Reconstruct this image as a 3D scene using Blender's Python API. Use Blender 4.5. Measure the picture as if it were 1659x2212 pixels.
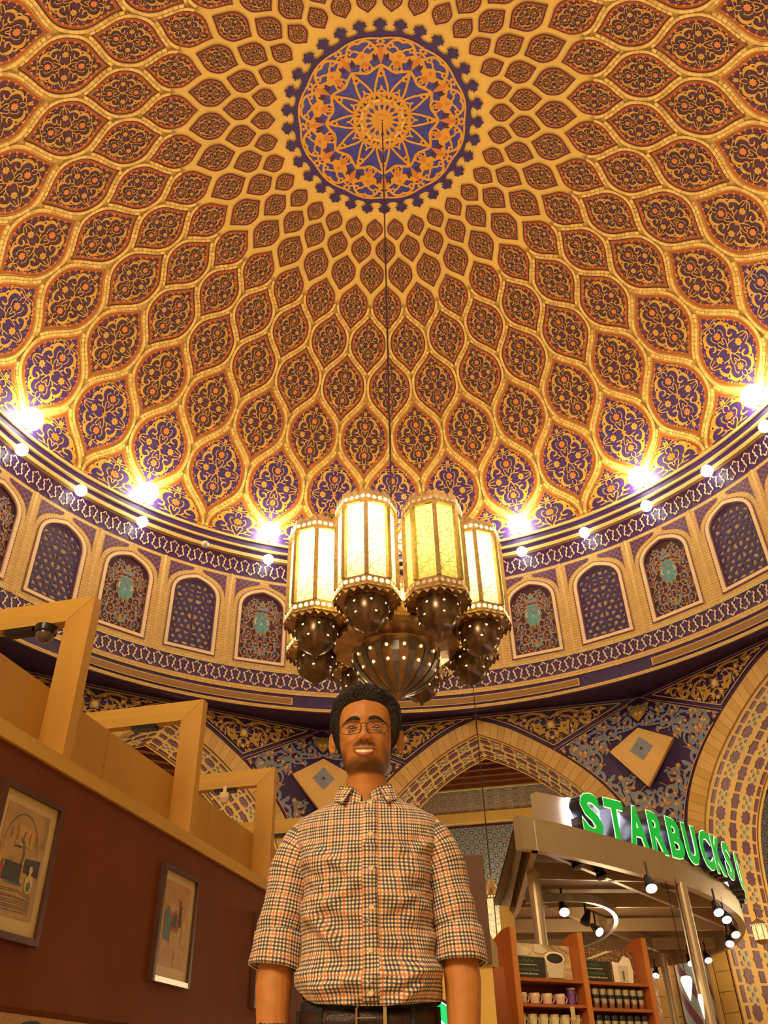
import bpy, math, random
import numpy as np
from mathutils import Vector, Matrix
random.seed(7)
for o in list(bpy.data.objects): bpy.data.objects.remove(o, do_unlink=True)
COL = bpy.context.scene.collection
SC = bpy.context.scene
# ------------------------------------------------------------------ camera, world, exposure
H = 0.86; R = 9.0; CY = 10.247; A0 = math.radians(-0.87); ST = math.pi/16
PITCH, ROLL, YAW, FPX = math.radians(35.641), math.radians(-1.593), math.radians(-1.187), 1776.9
cy_, sy_, cp_, sp_ = math.cos(YAW), math.sin(YAW), math.cos(PITCH), math.sin(PITCH)
Fv = Vector((sy_*cp_, cy_*cp_, sp_)); Rv = Vector((cy_, -sy_, 0)); Uv = Rv.cross(Fv)
cr_, sr_ = math.cos(ROLL), math.sin(ROLL)
Rg = cr_*Rv + sr_*Uv; Ug = -sr_*Rv + cr_*Uv
cam = bpy.data.cameras.new('camera'); camo = bpy.data.objects.new('camera', cam); COL.objects.link(camo)
cam.sensor_fit = 'VERTICAL'; cam.sensor_height = 36.0; cam.sensor_width = 27.0
cam.lens = FPX/2212*36.0; cam.clip_start = 0.05; cam.clip_end = 200
M = Matrix.Identity(4)
for i in range(3):
    M[i][0], M[i][1], M[i][2] = Rg[i], Ug[i], -Fv[i]
M[2][3] = H
camo.matrix_world = M
SC.camera = camo
SC.view_settings.view_transform = 'Standard'; SC.view_settings.look = 'None'
SC.view_settings.gamma = 1.0; SC.view_settings.use_curve_mapping = False
SC.view_settings.exposure = -0.06
w = bpy.data.worlds.new('hall_glow'); SC.world = w; w.use_nodes = True
w.node_tree.nodes['Background'].inputs[0].default_value = (1.0, 0.70, 0.25, 1)
w.node_tree.nodes['Background'].inputs[1].default_value = 0.52
def lamp(kind, name, loc, energy, color, size=0.3, target=None, spot=60, blend=0.6):
    l = bpy.data.lights.new(name, kind); l.energy = energy; l.color = color
    if kind == 'AREA': l.size = size
    else: l.shadow_soft_size = size
    if kind == 'SPOT': l.spot_size = math.radians(spot); l.spot_blend = blend
    o = bpy.data.objects.new(name, l); COL.objects.link(o); o.location = loc
    if target is not None:
        o.rotation_euler = (Vector(target)-Vector(loc)).to_track_quat('-Z', 'Y').to_euler()
    return o
WARM = (1.0, 0.66, 0.30)
# lamps of the mall ceiling behind and beside the photographer
lamp('AREA', 'mall_ceiling_light', (-3.5, -6.0, 7.0), 900, (1.0, .72, .42), 3.0, (0, 4.0, 1.5))
lamp('AREA', 'mall_ceiling_light', (4.5, -5.0, 6.5), 620, (1.0, .72, .42), 2.5, (0, 5.0, 2.0))

# ------------------------------------------------------------------ materials
MATS = {}
def mat(name, col, rough=0.55, metal=0.0, emit=None, es=0.0, var=0.12, vscale=6.0, bump=0.0, bscale=40.0, coat=0.0, stretch=None, alpha=None):
    if name in MATS: return MATS[name]
    m = bpy.data.materials.new(name); m.use_nodes = True; nt = m.node_tree; n = nt.nodes; L = nt.links
    b = n['Principled BSDF']; b.inputs['Roughness'].default_value = rough; b.inputs['Metallic'].default_value = metal
    b.inputs['Coat Weight'].default_value = coat
    tc = n.new('ShaderNodeTexCoord'); src = tc.outputs['Object']
    if stretch:
        mp = n.new('ShaderNodeMapping'); mp.inputs['Scale'].default_value = stretch
        L.new(src, mp.inputs[0]); src = mp.outputs[0]
    if var > 0:
        nz = n.new('ShaderNodeTexNoise'); nz.inputs['Scale'].default_value = vscale; nz.inputs['Detail'].default_value = 4
        L.new(src, nz.inputs['Vector'])
        mr = n.new('ShaderNodeMapRange'); mr.inputs['From Min'].default_value = .3; mr.inputs['From Max'].default_value = .7
        mr.inputs['To Min'].default_value = 1-var; mr.inputs['To Max'].default_value = 1+var
        L.new(nz.outputs[0], mr.inputs['Value'])
        vm = n.new('ShaderNodeVectorMath'); vm.operation = 'SCALE'; vm.inputs[0].default_value = col[:3]
        L.new(mr.outputs[0], vm.inputs['Scale']); L.new(vm.outputs[0], b.inputs['Base Color'])
    else: b.inputs['Base Color'].default_value = (*col[:3], 1)
    if bump > 0:
        n2 = n.new('ShaderNodeTexNoise'); n2.inputs['Scale'].default_value = bscale; n2.inputs['Detail'].default_value = 5
        L.new(src, n2.inputs['Vector'])
        bp = n.new('ShaderNodeBump'); bp.inputs['Strength'].default_value = bump; bp.inputs['Distance'].default_value = .02
        L.new(n2.outputs[0], bp.inputs['Height']); L.new(bp.outputs[0], b.inputs['Normal'])
    if emit:
        b.inputs['Emission Color'].default_value = (*emit, 1); b.inputs['Emission Strength'].default_value = es
    if alpha is not None: b.inputs['Alpha'].default_value = alpha
    MATS[name] = m; return m
def nodes_of(name, rough=.5):
    m = bpy.data.materials.new(name); m.use_nodes = True; MATS[name] = m
    b = m.node_tree.nodes['Principled BSDF']; b.inputs['Roughness'].default_value = rough
    return m, m.node_tree.nodes, m.node_tree.links, b
def vmath(n, L, op, a, b=None):
    x = n.new('ShaderNodeMath'); x.operation = op
    for i, v in enumerate((a, b)):
        if v is None: continue
        if isinstance(v, (int, float)): x.inputs[i].default_value = v
        else: L.new(v, x.inputs[i])
    return x.outputs[0]
def mixc(n, L, fac, a, b):
    x = n.new('ShaderNodeMix'); x.data_type = 'RGBA'
    if isinstance(fac, (int, float)): x.inputs[0].default_value = fac
    else: L.new(fac, x.inputs[0])
    for s, v in ((6, a), (7, b)):
        if isinstance(v, tuple): x.inputs[s].default_value = (*v, 1) if len(v) == 3 else v
        else: L.new(v, x.inputs[s])
    return x.outputs[2]
CREAM = mat('cream_plaster', (.74, .475, .10), .6, var=.06, vscale=1.5, bump=.15, bscale=60)
BRA = mat('brick_pale', (.80, .53, .14), .55, var=.06); BRB = mat('brick_mid', (.68, .43, .105), .55, var=.06)
BRC = mat('brick_dark', (.58, .34, .085), .55, var=.08); JOINT = mat('joint_grout', (.42, .25, .08), .8, var=0)
ORANGE = mat('orange_tile', (.33, .100, .007), .7, var=.15, vscale=3)
NAVY = mat('navy_tile', (.042, .014, .105), .55, var=.25, vscale=5)
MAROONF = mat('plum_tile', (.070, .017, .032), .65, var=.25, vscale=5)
GOLD = mat('gold_tile', (.56, .31, .040), .6, var=.12, vscale=5)
ORFL = mat('orange_flower', (.58, .19, .02), .4, var=.1)
REDD = mat('red_bead', (.75, .13, .06), .3, var=0)
GRN = mat('green_leaf_tile', (.13, .22, .10), .4, var=.1)
DARK = mat('dark_line', (.05, .018, .03), .5, var=0)
WHT = mat('pale_frame', (.86, .64, .36), .5, var=.04)
BLUEM = mat('royal_blue_tile', (.05, .05, .30), .35, var=.2, vscale=8)
GREYB = mat('grey_blue_scroll', (.24, .27, .36), .45, var=.1)
TEAL = mat('teal_tile', (.12, .32, .36), .4, var=.25, vscale=10)
PURPLE = mat('purple_tile', (.16, .06, .12), .4, var=.2, vscale=8)
SKYB = mat('sky_drop', (.28, .40, .50), .4, var=.1)
BRONZE = mat('bronze', (.42, .25, .11), .30, metal=.8, var=.3, vscale=7, bump=.08, bscale=40)
BRASS = mat('aged_brass', (.50, .32, .12), .35, metal=.7, var=.25, vscale=20)

# ------------------------------------------------------------------ mesh helpers
class MB:
    def __init__(s): s.v = []; s.f = []; s.m = []; s.mats = []; s.uv = []
    def mi(s, m):
        if m not in s.mats: s.mats.append(m)
        return s.mats.index(m)
    def add(s, vs, fs, m, uv=None):
        b = len(s.v); s.v.extend([tuple(v) for v in vs]); k = s.mi(m)
        for f in fs: s.f.append(tuple(b+i for i in f)); s.m.append(k)
        s.uv.extend(uv if uv else [(0, 0)]*len(vs))
        return s
    def box(s, c, d, m, rz=0.0, axes=None):
        hx, hy, hz = d[0]/2, d[1]/2, d[2]/2; vs = []
        if axes is None: axes = (Vector((math.cos(rz), math.sin(rz), 0)), Vector((-math.sin(rz), math.cos(rz), 0)), Vector((0, 0, 1)))
        for x in (-hx, hx):
            for y in (-hy, hy):
                for z in (-hz, hz): vs.append(Vector(c)+axes[0]*x+axes[1]*y+axes[2]*z)
        return s.add(vs, [(0, 1, 3, 2), (4, 6, 7, 5), (0, 4, 5, 1), (2, 3, 7, 6), (0, 2, 6, 4), (1, 5, 7, 3)], m)
    def tube(s, pts, r, m, n=8, cap=True, uvs=False, ell=None):
        pts = [Vector(p) for p in pts]; N = len(pts)
        rs = r if isinstance(r, (list, tuple)) else [r]*N
        vs = []; uv = []; prev = None; acc = 0
        for i, p in enumerate(pts):
            t = (pts[min(i+1, N-1)]-pts[max(i-1, 0)])
            t = t.normalized() if t.length > 1e-9 else Vector((0, 0, 1))
            if prev is None:
                a = Vector((0, 1, 0)) if abs(t.y) < .9 else Vector((1, 0, 0)); u = t.cross(a).normalized()
            else: u = (prev - t*prev.dot(t)).normalized()
            prev = u; q = t.cross(u)
            if i: acc += (p-pts[i-1]).length
            e = ell[i] if ell else 1.0
            for j in range(n):
                a = 2*math.pi*j/n; vs.append(p+u*(rs[i]*math.cos(a))+q*(rs[i]*e*math.sin(a))); uv.append((a*rs[i] if not uvs else a*uvs, acc))
        fs = [(i*n+j, i*n+(j+1) % n, (i+1)*n+(j+1) % n, (i+1)*n+j) for i in range(N-1) for j in range(n)]
        if cap: fs += [tuple(range(n))[::-1], tuple((N-1)*n+j for j in range(n))]
        return s.add(vs, fs, m, uv)
    def lathe(s, prof, m, n=32, c=(0, 0, 0), mats=None, a0=0, a1=2*math.pi, rib=None):
        full = abs(a1-a0-2*math.pi) < 1e-6; K = n if full else n+1; vs = []
        for (r, z) in prof:
            for j in range(K):
                a = a0+(a1-a0)*j/n; rr = r*(1+(rib(a) if rib else 0))
                vs.append((c[0]+rr*math.sin(a), c[1]+rr*math.cos(a), c[2]+z))
        for i in range(len(prof)-1):
            mm = mats[i] if mats else m; b = []
            for j in range(n):
                j2 = (j+1) % K
                b.append((i*K+j, i*K+j2, (i+1)*K+j2, (i+1)*K+j))
            if i == 0: base = len(s.v); s.v.extend(vs); s.uv.extend([(0, 0)]*len(vs))
            k = s.mi(mm)
            for f in b: s.f.append(tuple(base+q for q in f)); s.m.append(k)
        return s
    def poly(s, pts2, mp, m, h=0.0, fan=True, thick=0.0):
        """filled star-shaped polygon mapped through mp(x,y,h)"""
        n = len(pts2); cx = sum(p[0] for p in pts2)/n; cy = sum(p[1] for p in pts2)/n
        vs = [mp(p[0], p[1], h) for p in pts2]+[mp(cx, cy, h)]
        fs = [(i, (i+1) % n, n) for i in range(n)]
        if thick:
            vs += [mp(p[0], p[1], h-thick) for p in pts2]
            fs += [(i, n+1+i, n+1+(i+1) % n, (i+1) % n) for i in range(n)]
        return s.add(vs, fs, m)
    def ribbon(s, pts2, ws, mp, m, h=0.0, closed=False):
        N = len(pts2); vs = []
        if isinstance(ws, (int, float)): ws = [ws]*N
        for i, p in enumerate(pts2):
            a = pts2[(i-1) % N if closed else max(i-1, 0)]; b = pts2[(i+1) % N if closed else min(i+1, N-1)]
            dx, dy = b[0]-a[0], b[1]-a[1]; l = math.hypot(dx, dy) or 1
            nx, ny = -dy/l, dx/l
            vs.append(mp(p[0]+nx*ws[i]/2, p[1]+ny*ws[i]/2, h)); vs.append(mp(p[0]-nx*ws[i]/2, p[1]-ny*ws[i]/2, h))
        K = N if closed else N-1
        fs = [(2*i, 2*i+1, (2*i+3) % (2*N), (2*i+2) % (2*N)) for i in range(K)]
        return s.add(vs, fs, m)
    def data(s, name, smooth=False):
        me = bpy.data.meshes.new(name); me.from_pydata([tuple(v) for v in s.v], [], s.f)
        for m in s.mats: me.materials.append(m)
        me.polygons.foreach_set('material_index', s.m)
        if smooth: me.polygons.foreach_set('use_smooth', [True]*len(s.f))
        if any(u != (0, 0) for u in s.uv):
            ul = me.uv_layers.new(name='UVMap'); li = np.zeros(len(me.loops), int); me.loops.foreach_get('vertex_index', li)
            ul.data.foreach_set('uv', np.array(s.uv, float)[li].ravel())
        me.update(); return me
    def build(s, name, parent=None, smooth=False, loc=None, rz=None, kind=None, label=None):
        return link(s.data(name, smooth), name, parent, loc, rz, kind, label)
def link(me, name, parent=None, loc=None, rz=None, kind=None, label=None):
    o = bpy.data.objects.new(name, me); COL.objects.link(o)
    if parent: o.parent = parent
    if loc is not None: o.location = loc
    if rz is not None: o.rotation_euler = (0, 0, rz)
    if kind: o['kind'] = kind
    if label: o['label'] = label
    return o
def tag(o, label, cat, group=None, kind=None):
    o['label'] = label; o['category'] = cat
    if group: o['group'] = group
    if kind: o['kind'] = kind
    return o
def empty(name, loc=(0, 0, 0), rz=0.0):
    o = bpy.data.objects.new(name, None); COL.objects.link(o); o.location = loc; o.rotation_euler = (0, 0, rz); o.empty_display_size = .1
    return o
def copytree(o, parent=None):
    c = o.copy(); COL.objects.link(c); c.parent = parent
    for ch in list(o.children): copytree(ch, c)
    return c
# ---- 2D ornament primitives (all return point lists)
def arcp(cx, cy, r, a0, a1, n=14, rx=1.0): return [(cx+rx*r*math.cos(a0+(a1-a0)*i/n), cy+r*math.sin(a0+(a1-a0)*i/n)) for i in range(n+1)]
def spiral(cx, cy, r, a0, turns, d=1, n=26, rin=.22):
    return [(cx+r*(1-(1-rin)*i/n)*math.cos(a0+d*turns*2*math.pi*i/n), cy+r*(1-(1-rin)*i/n)*math.sin(a0+d*turns*2*math.pi*i/n)) for i in range(n+1)]
def taper(n, w, p=.6, end=.15): return [w*max(end, math.sin(math.pi*(i+.3)/(n+.6))**p) for i in range(n)]
def bez(p0, p1, p2, p3, n=14):
    o = []
    for i in range(n+1):
        t = i/n; a, b, c, d = (1-t)**3, 3*t*(1-t)**2, 3*t*t*(1-t), t**3
        o.append((a*p0[0]+b*p1[0]+c*p2[0]+d*p3[0], a*p0[1]+b*p1[1]+c*p2[1]+d*p3[1]))
    return o
def flowerp(cx, cy, r, k=6, depth=.35, n=4, rot=0, sx=1.0):
    N = k*n; return [(cx+sx*r*(1-depth*(.5-.5*math.cos(2*math.pi*i/n)))*math.cos(2*math.pi*i/N+rot), cy+r*(1-depth*(.5-.5*math.cos(2*math.pi*i/n)))*math.sin(2*math.pi*i/N+rot)) for i in range(N)]
def leafp(x, y, ang, l, w):
    o = []
    for t, s in ((0, 0), (.25, .8), (.5, 1), (.78, .6), (1, 0), (.78, -.6), (.5, -1), (.25, -.8)):
        a, b = t*l, s*w/2; o.append((x+a*math.cos(ang)-b*math.sin(ang), y+a*math.sin(ang)+b*math.cos(ang)))
    return o
def flower(mb, mp, cx, cy, r, k, m, mc, h, sx=1.0, rot=0, core=.32):
    mb.poly(flowerp(cx, cy, r, k, rot=rot, sx=sx), mp, m, h); mb.poly(flowerp(cx, cy, r*core, 6, 0, 1, sx=sx), mp, mc, h+.004)
def crescent(mb, mp, pts, w, m, h): mb.ribbon(pts, taper(len(pts), w, .8, .05), mp, m, h)
# ------------------------------------------------------------------ dome profile (radius, height above eye) in dome radii
_rz = np.array([(0.06,2.0560),(0.14,2.0545),(.2605,2.0448),(.3306,2.0253),(.3942,1.9965),(.4777,1.9598),(.5741,1.913),(.6943,1.8450),(.7591,1.7945),(.8115,1.7425),(.8742,1.6690),(.9313,1.5890),(.974,1.495),(1.0,1.3735)])
_t = np.arccos(np.clip(_rz[:, 0], 0, 1)); _c = np.polyfit(np.sin(_t), _rz[:, 1], 4)
_tt = np.linspace(math.pi/2, 0, 241); PR = np.cos(_tt)*R; PZ = np.polyval(_c, np.sin(_tt))*R
PZ = PZ - PZ[-1] + 1.3735*R
PS = np.concatenate([[0], np.cumsum(np.hypot(np.diff(PR), np.diff(PZ)))])
def s_of(r): return float(np.interp(r*R, PR, PS))
def rz_of(s): return float(np.interp(s, PS, PR)), float(np.interp(s, PS, PZ))
S_END = float(PS[-1])
def dome_pt(X, s, h=0.0, ang=0.0):
    r, z = rz_of(s); r2, z2 = rz_of(min(s+.02, S_END)); r1, z1 = rz_of(max(s-.02, 0))
    tr, tz = r2-r1, z2-z1; l = math.hypot(tr, tz) or 1; nr, nz = tz/l, -tr/l      # inward
    a = ang + (X/max(r, .02)); rr = r+nr*h
    return (rr*math.sin(a), rr*math.cos(a), z+nz*h)
LV = [.252, .300, .3566, .426, .5106, .6143, .7267, .843, .948, 1.0]
LS = [s_of(v) for v in LV]
def sfun(t): p = 2.05; return t**p/(t**p+(1-t)**p)
def cell_side(j, n=26):
    """right-hand side of the ogee cell of row j as (X, s) metres from the top tip to the bottom tip"""
    top, mid = LS[j-1], LS[j]; bot = LS[j+1] if j < 9 else None; o = []
    for i in range(n+1):
        s = top+(mid-top)*i/n; o.append((sfun(i/n)*ST/2*rz_of(s)[0], s))
    if bot:
        for i in range(1, n+1):
            s = mid+(bot-mid)*i/n; o.append((sfun(1-i/n)*ST/2*rz_of(s)[0], s))
    return o
def inset(side, g, open_end=False):
    N = len(side); o = []
    for i, p in enumerate(side):
        a, b = side[max(i-1, 0)], side[min(i+1, N-1)]; dx, dy = b[0]-a[0], b[1]-a[1]; l = math.hypot(dx, dy) or 1
        o.append((p[0]-dy/l*g, p[1]+dx/l*g))
    q = []
    for i, p in enumerate(o):
        if p[0] > 0:
            if not q and i > 0 and o[i-1][0] <= 0:
                a = o[i-1]; t = -a[0]/(p[0]-a[0]); q.append((0.0, a[1]+(p[1]-a[1])*t))
            q.append(p)
        elif q:
            a = o[i-1]; t = a[0]/(a[0]-p[0]); q.append((0.0, a[1]+(p[1]-a[1])*t)); break
    return q
def resample(side, n):
    d = [0]
    for a, b in zip(side, side[1:]): d.append(d[-1]+math.hypot(b[0]-a[0], b[1]-a[1]))
    return [(float(np.interp(d[-1]*i/n, d, [p[0] for p in side])), float(np.interp(d[-1]*i/n, d, [p[1] for p in side]))) for i in range(n+1)], d[-1]
def fill_sym(mb, side, mp, m, h):
    vs = []; 
    for (x, y) in side: vs += [mp(-x, y, h), mp(0, y, h+.0), mp(x, y, h)]
    fs = []
    for i in range(len(side)-1): fs += [(3*i, 3*i+1, 3*i+4, 3*i+3), (3*i+1, 3*i+2, 3*i+5, 3*i+4)]
    mb.add(vs, fs, m)
def sym(fn):
    for sx in (1, -1): fn(sx)
def leaf_ornament(mb, mp0, W, Tp, Bt, rich):
    """arabesque in unit space x in -1..1, y in -1.5..1.5 (up towards the crown)"""
    mid = (Tp+Bt)/2; hh = (Bt-Tp)/2
    def mp(x, y, h): return mp0(x*W, mid-y/1.5*hh, h)
    h = .020
    for sy in (1, -1):
        for sx in (1, -1):
            P = lambda pts: [(sx*x, sy*y) for x, y in pts]
            # acanthus bands curling round the quadrant
            crescent(mb, mp, P(bez((.14, .96), (.50, 1.02), (.60, .74), (.40, .52))), .13, GOLD, h)
            crescent(mb, mp, P(bez((.42, .56), (.66, .66), (.78, .40), (.70, .22))), .12, GOLD, h)
            crescent(mb, mp, P(bez((.40, .54), (.26, .46), (.34, .30), (.52, .36), 8)), .07, GOLD, h)
            crescent(mb, mp, P(bez((.46, .80), (.62, .78), (.66, .66), (.60, .56), 8)), .06, GOLD, h)
            for (x, y) in ((.38, .90), (.47, .72), (.60, .55), (.68, .38)): mb.poly(P(flowerp(x, y, .016, 5, 0, 1)), mp, REDD, h+.004)
            # fine vines
            mb.ribbon(P(bez((.02, .08), (.16, .34), (.30, .16), (.44, .20))), .034, mp, GOLD, h)
            mb.ribbon(P(bez((.04, .06), (.10, .30), (.20, .32), (.16, .46))), .031, mp, GOLD, h)
            mb.ribbon(P(bez((.96, .0), (.92, .20), (.72, .16), (.64, .24))), .034, mp, GOLD, h)
            mb.ribbon(P(bez((.96, .0), (.84, .08), (.74, .05), (.66, .10), 8)), .029, mp, GOLD, h)
            mb.ribbon(P(bez((.0, 1.06), (.10, 1.00), (.12, .92), (.06, .84), 8)), .031, mp, GOLD, h)
            mb.ribbon(P(bez((.0, 1.06), (.07, 1.14), (.0, 1.22), (.05, 1.32), 8)), .026, mp, GOLD, h)
            mb.ribbon(P(bez((.04, 1.04), (.18, 1.12), (.26, 1.04), (.30, .99), 8)), .026, mp, GOLD, h)
            mb.ribbon(P(bez((.10, .50), (.02, .44), (.06, .34), (.0, .30), 8)), .029, mp, GOLD, h)
            mb.ribbon(P(bez((.22, .78), (.30, .66), (.22, .58), (.18, .52), 8)), .029, mp, GOLD, h)
            mb.poly(P(leafp(.22, .24, .8, .15, .06)), mp, GOLD, h+.001)
            mb.poly(P(leafp(.26, .80, 3.4, .13, .055)), mp, GRN, h+.002)
            mb.poly(P(leafp(.74, .30, 1.2, .12, .06)), mp, GRN, h+.002)
            mb.poly(P(leafp(.58, .82, .9, .13, .06)), mp, GOLD, h)
            mb.poly(P(leafp(.80, .44, .7, .12, .055)), mp, ORFL, h)
            mb.poly(P(leafp(.34, 1.06, .6, .10, .05)), mp, GRN, h+.002)
            flower(mb, mp, sx*.27, sy*1.05, .060, 6, GOLD, ORFL, h+.002)
            if rich and sy > 0:
                mb.ribbon(P(bez((.05, 1.1), (.25, 1.25), (.45, 1.12), (.58, .92), 8)), .026, mp, GOLD, h)
                flower(mb, mp, sx*.50, 1.05, .05, 6, GOLD, ORFL, h)
                mb.poly(P(leafp(.66, .86, 1.9, .13, .07)), mp, GOLD, h)
    mb.poly([(0, .17), (.045, .045), (.13, 0), (.045, -.045), (0, -.17), (-.045, -.045), (-.13, 0), (-.045, .045)], mp, GOLD, h+.002)
    flower(mb, mp, 0, 0, .085, 6, ORFL, GOLD, h+.005)
    for sx in (1, -1): flower(mb, mp, sx*.50, 0, .150, 7, GOLD, ORFL, h+.001, core=.3)
    for sy in (1, -1):
        flower(mb, mp, 0, sy*.66, .150, 8, ORFL, REDD, h+.002, core=.28)
        mb.ribbon(bez((-.17, sy*.50), (-.08, sy*.42), (.08, sy*.42), (.17, sy*.50), 8), .022, mp, GOLD, h)
        flower(mb, mp, 0, sy*1.20, .095, 4, GOLD, ORFL, h+.001, rot=math.pi/4)
DOME = empty('ceiling', (0, CY, H)); DOME['kind'] = 'structure'; DOME['label'] = 'tiled dome with rings of leaf panels around a blue medallion'
# plaster shell with thickness
mb = MB(); n = 96; vs = []; fs = []
rows_ = [float(x) for x in np.linspace(0.02, S_END, 60)]
for off in (-.02, -.30):
    for s in rows_:
        for k in range(n): vs.append(dome_pt(0, s, off, 2*math.pi*k/n))
for i in range(len(rows_)-1):
    for k in range(n):
        a, b = i*n+k, i*n+(k+1) % n; fs.append((a, a+n, b+n, b))
        a2, b2 = a+len(rows_)*n, b+len(rows_)*n; fs.append((a2, b2, b2+n, a2+n))
mb.add(vs, fs, CREAM); mb.build('dome_shell', DOME, smooth=True)
G = .076
for j in range(1, 10):
    side = cell_side(j); g = (.062, .066, .070, .076)[j-1] if j < 5 else G
    leaf = inset(side, g)
    if j == 9: leaf.append((leaf[-1][0]+.0, S_END))
    W = max(p[0] for p in leaf); Tp = leaf[0][1]; Bt = leaf[-1][1]
    bw = .04+.085*W if j < 8 else .14*W
    inner = inset(leaf, bw)
    if j == 9: inner.append((inner[-1][0], S_END))
    mp = lambda X, s, h: dome_pt(X, min(s, S_END), h)
    pm = MB(); fill_sym(pm, leaf, mp, ORANGE, .004)
    # dark outline of the panel
    for sx in (1, -1): pm.ribbon([(sx*x, y) for x, y in inset(leaf, .012)], .018 if j > 3 else .03, mp, BRC if j > 6 else MAROONF, .008)
    fill_sym(pm, inner, mp, NAVY if j >= 8 else MAROONF, .009)
    # red beads on the border
    rs, L_ = resample(inset(leaf, bw*.95), max(8, int(L_/.17) if False else int(6+3*W*4)))
    for (x, y) in rs[1:-1]:
        for sx in (1, -1): pm.poly(flowerp(sx*x, y, .028 if j > 3 else .018, 6, 0, 1), mp, REDD, .017)
    if j > 4:
        for q, (x, y) in enumerate(rs[1:-1]):
            for sx in (1, -1): pm.poly(flowerp(sx*(x-.055), y+.03, .016, 5, 0, 1), mp, GRN if q % 3 == 0 else ORFL, .014)
    orn = MB(); Wi = max(p[0] for p in inner)
    if j < 9: leaf_ornament(orn, mp, Wi*.97, inner[0][1], inner[-1][1], j >= 8)
    else: leaf_ornament(orn, mp, Wi*.97, inner[0][1], inner[0][1]+(S_END-inner[0][1])*2.0, True)
    if j == 9:
        keep = [i for i, v in enumerate(orn.f) if all(orn.v[q][2] > 1.3735*R+.012 for q in v)]
        orn.f = [orn.f[i] for i in keep]; orn.m = [orn.m[i] for i in keep]
    me = pm.data('leaf_panel'); mo = orn.data('arabesque')
    # two courses of small voussoir bricks following the leaf
    br = MB()
    if j >= 4:
        srcs = [inset(side, .006)]; outer = [p for p in side]
        N = max(10, int(resample(side, 10)[1]/.21)); 
        rs, L_ = resample([p for p in side], N*2)
        for i in range(N*2):
            if j == 4 and rs[i][1] < LS[4]-.02*0: continue
            a, b = rs[i], rs[i+1]; dx, dy = b[0]-a[0], b[1]-a[1]; l = math.hypot(dx, dy) or 1
            nx, ny = -dy/l, dx/l; e = .005/l
            p0 = (a[0]+dx*e, a[1]+dy*e); p1 = (b[0]-dx*e, b[1]-dy*e); th = g-.010
            q = [(p0[0]+nx*.005, p0[1]+ny*.005), (p1[0]+nx*.005, p1[1]+ny*.005), (p1[0]+nx*th, p1[1]+ny*th), (p0[0]+nx*th, p0[1]+ny*th)]
            if min(t[0] for t in q) < 0: continue
            if max(t[1] for t in q) > S_END-.02: continue
            mm = random.choice((BRA, BRA, BRA, BRB, BRB, BRC))
            for sx in (1, -1):
                vs = [mp(sx*x, y, .026) for x, y in q]+[mp(sx*x, y, .0) for x, y in q]
                br.add(vs, [(0, 1, 2, 3), (2, 6, 7, 3), (0, 3, 7, 4), (1, 5, 6, 2)], mm)
        # grout bed under the bricks
        for sx in (1, -1):
            sd = side if j > 4 else [p for p in side if p[1] >= LS[4]]
            br.ribbon([(sx*(x-.004), y) for x, y in sd if x > .0 and y < S_END-.02], .02, mp, JOINT, .012)
        mbk = br.data('brick_ribs')
    for q in range(32):
        k = q if j % 2 == 0 else q+.5
        rz = -(k*ST)
        p = link(me, 'leaf_panel', DOME, rz=rz-A0)
        link(mo, 'arabesque', p)
        if j >= 4:
            b_ = link(mbk, 'brick_ribs', p, kind='stuff')
# medallion at the crown
GF = mat('gold_brick', (.70, .46, .14), .5, var=.12, vscale=4)
mp = lambda x, y, h: dome_pt(0, math.hypot(x, y), h, math.atan2(x, y))
def polar(a, r): return (r*math.sin(a), r*math.cos(a))
md = MB(); rr = s_of(.2195)
def disc(mb, r, m, h, n=96, rings=8, r0=0.0):
    vs = []; fs = []
    for i in range(rings+1):
        for k in range(n): vs.append(mp(*polar(2*math.pi*k/n, max(.02, r0+(r-r0)*i/rings)), h))
    for i in range(rings):
        for k in range(n): a, b = i*n+k, i*n+(k+1) % n; fs.append((a, a+n, b+n, b))
    mb.add(vs, fs, m)
disc(md, rr*1.035, NAVY, .012); md.build('medallion_rim', DOME, rz=-A0)
d2 = MB(); disc(d2, rr*.985, BLUEM, .02)
def pm_(rot):
    def f(x, y, h):   # x along the tangent, y outward radius in units of the disc
        r = math.hypot(x, y)*rr; a = math.atan2(x, y)+rot; return mp(*polar(a, max(r, .02)), h)
    return f
MG = mat('medallion_gold', (.66, .32, .035), .4, var=.06)
o_ = MB()
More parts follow.
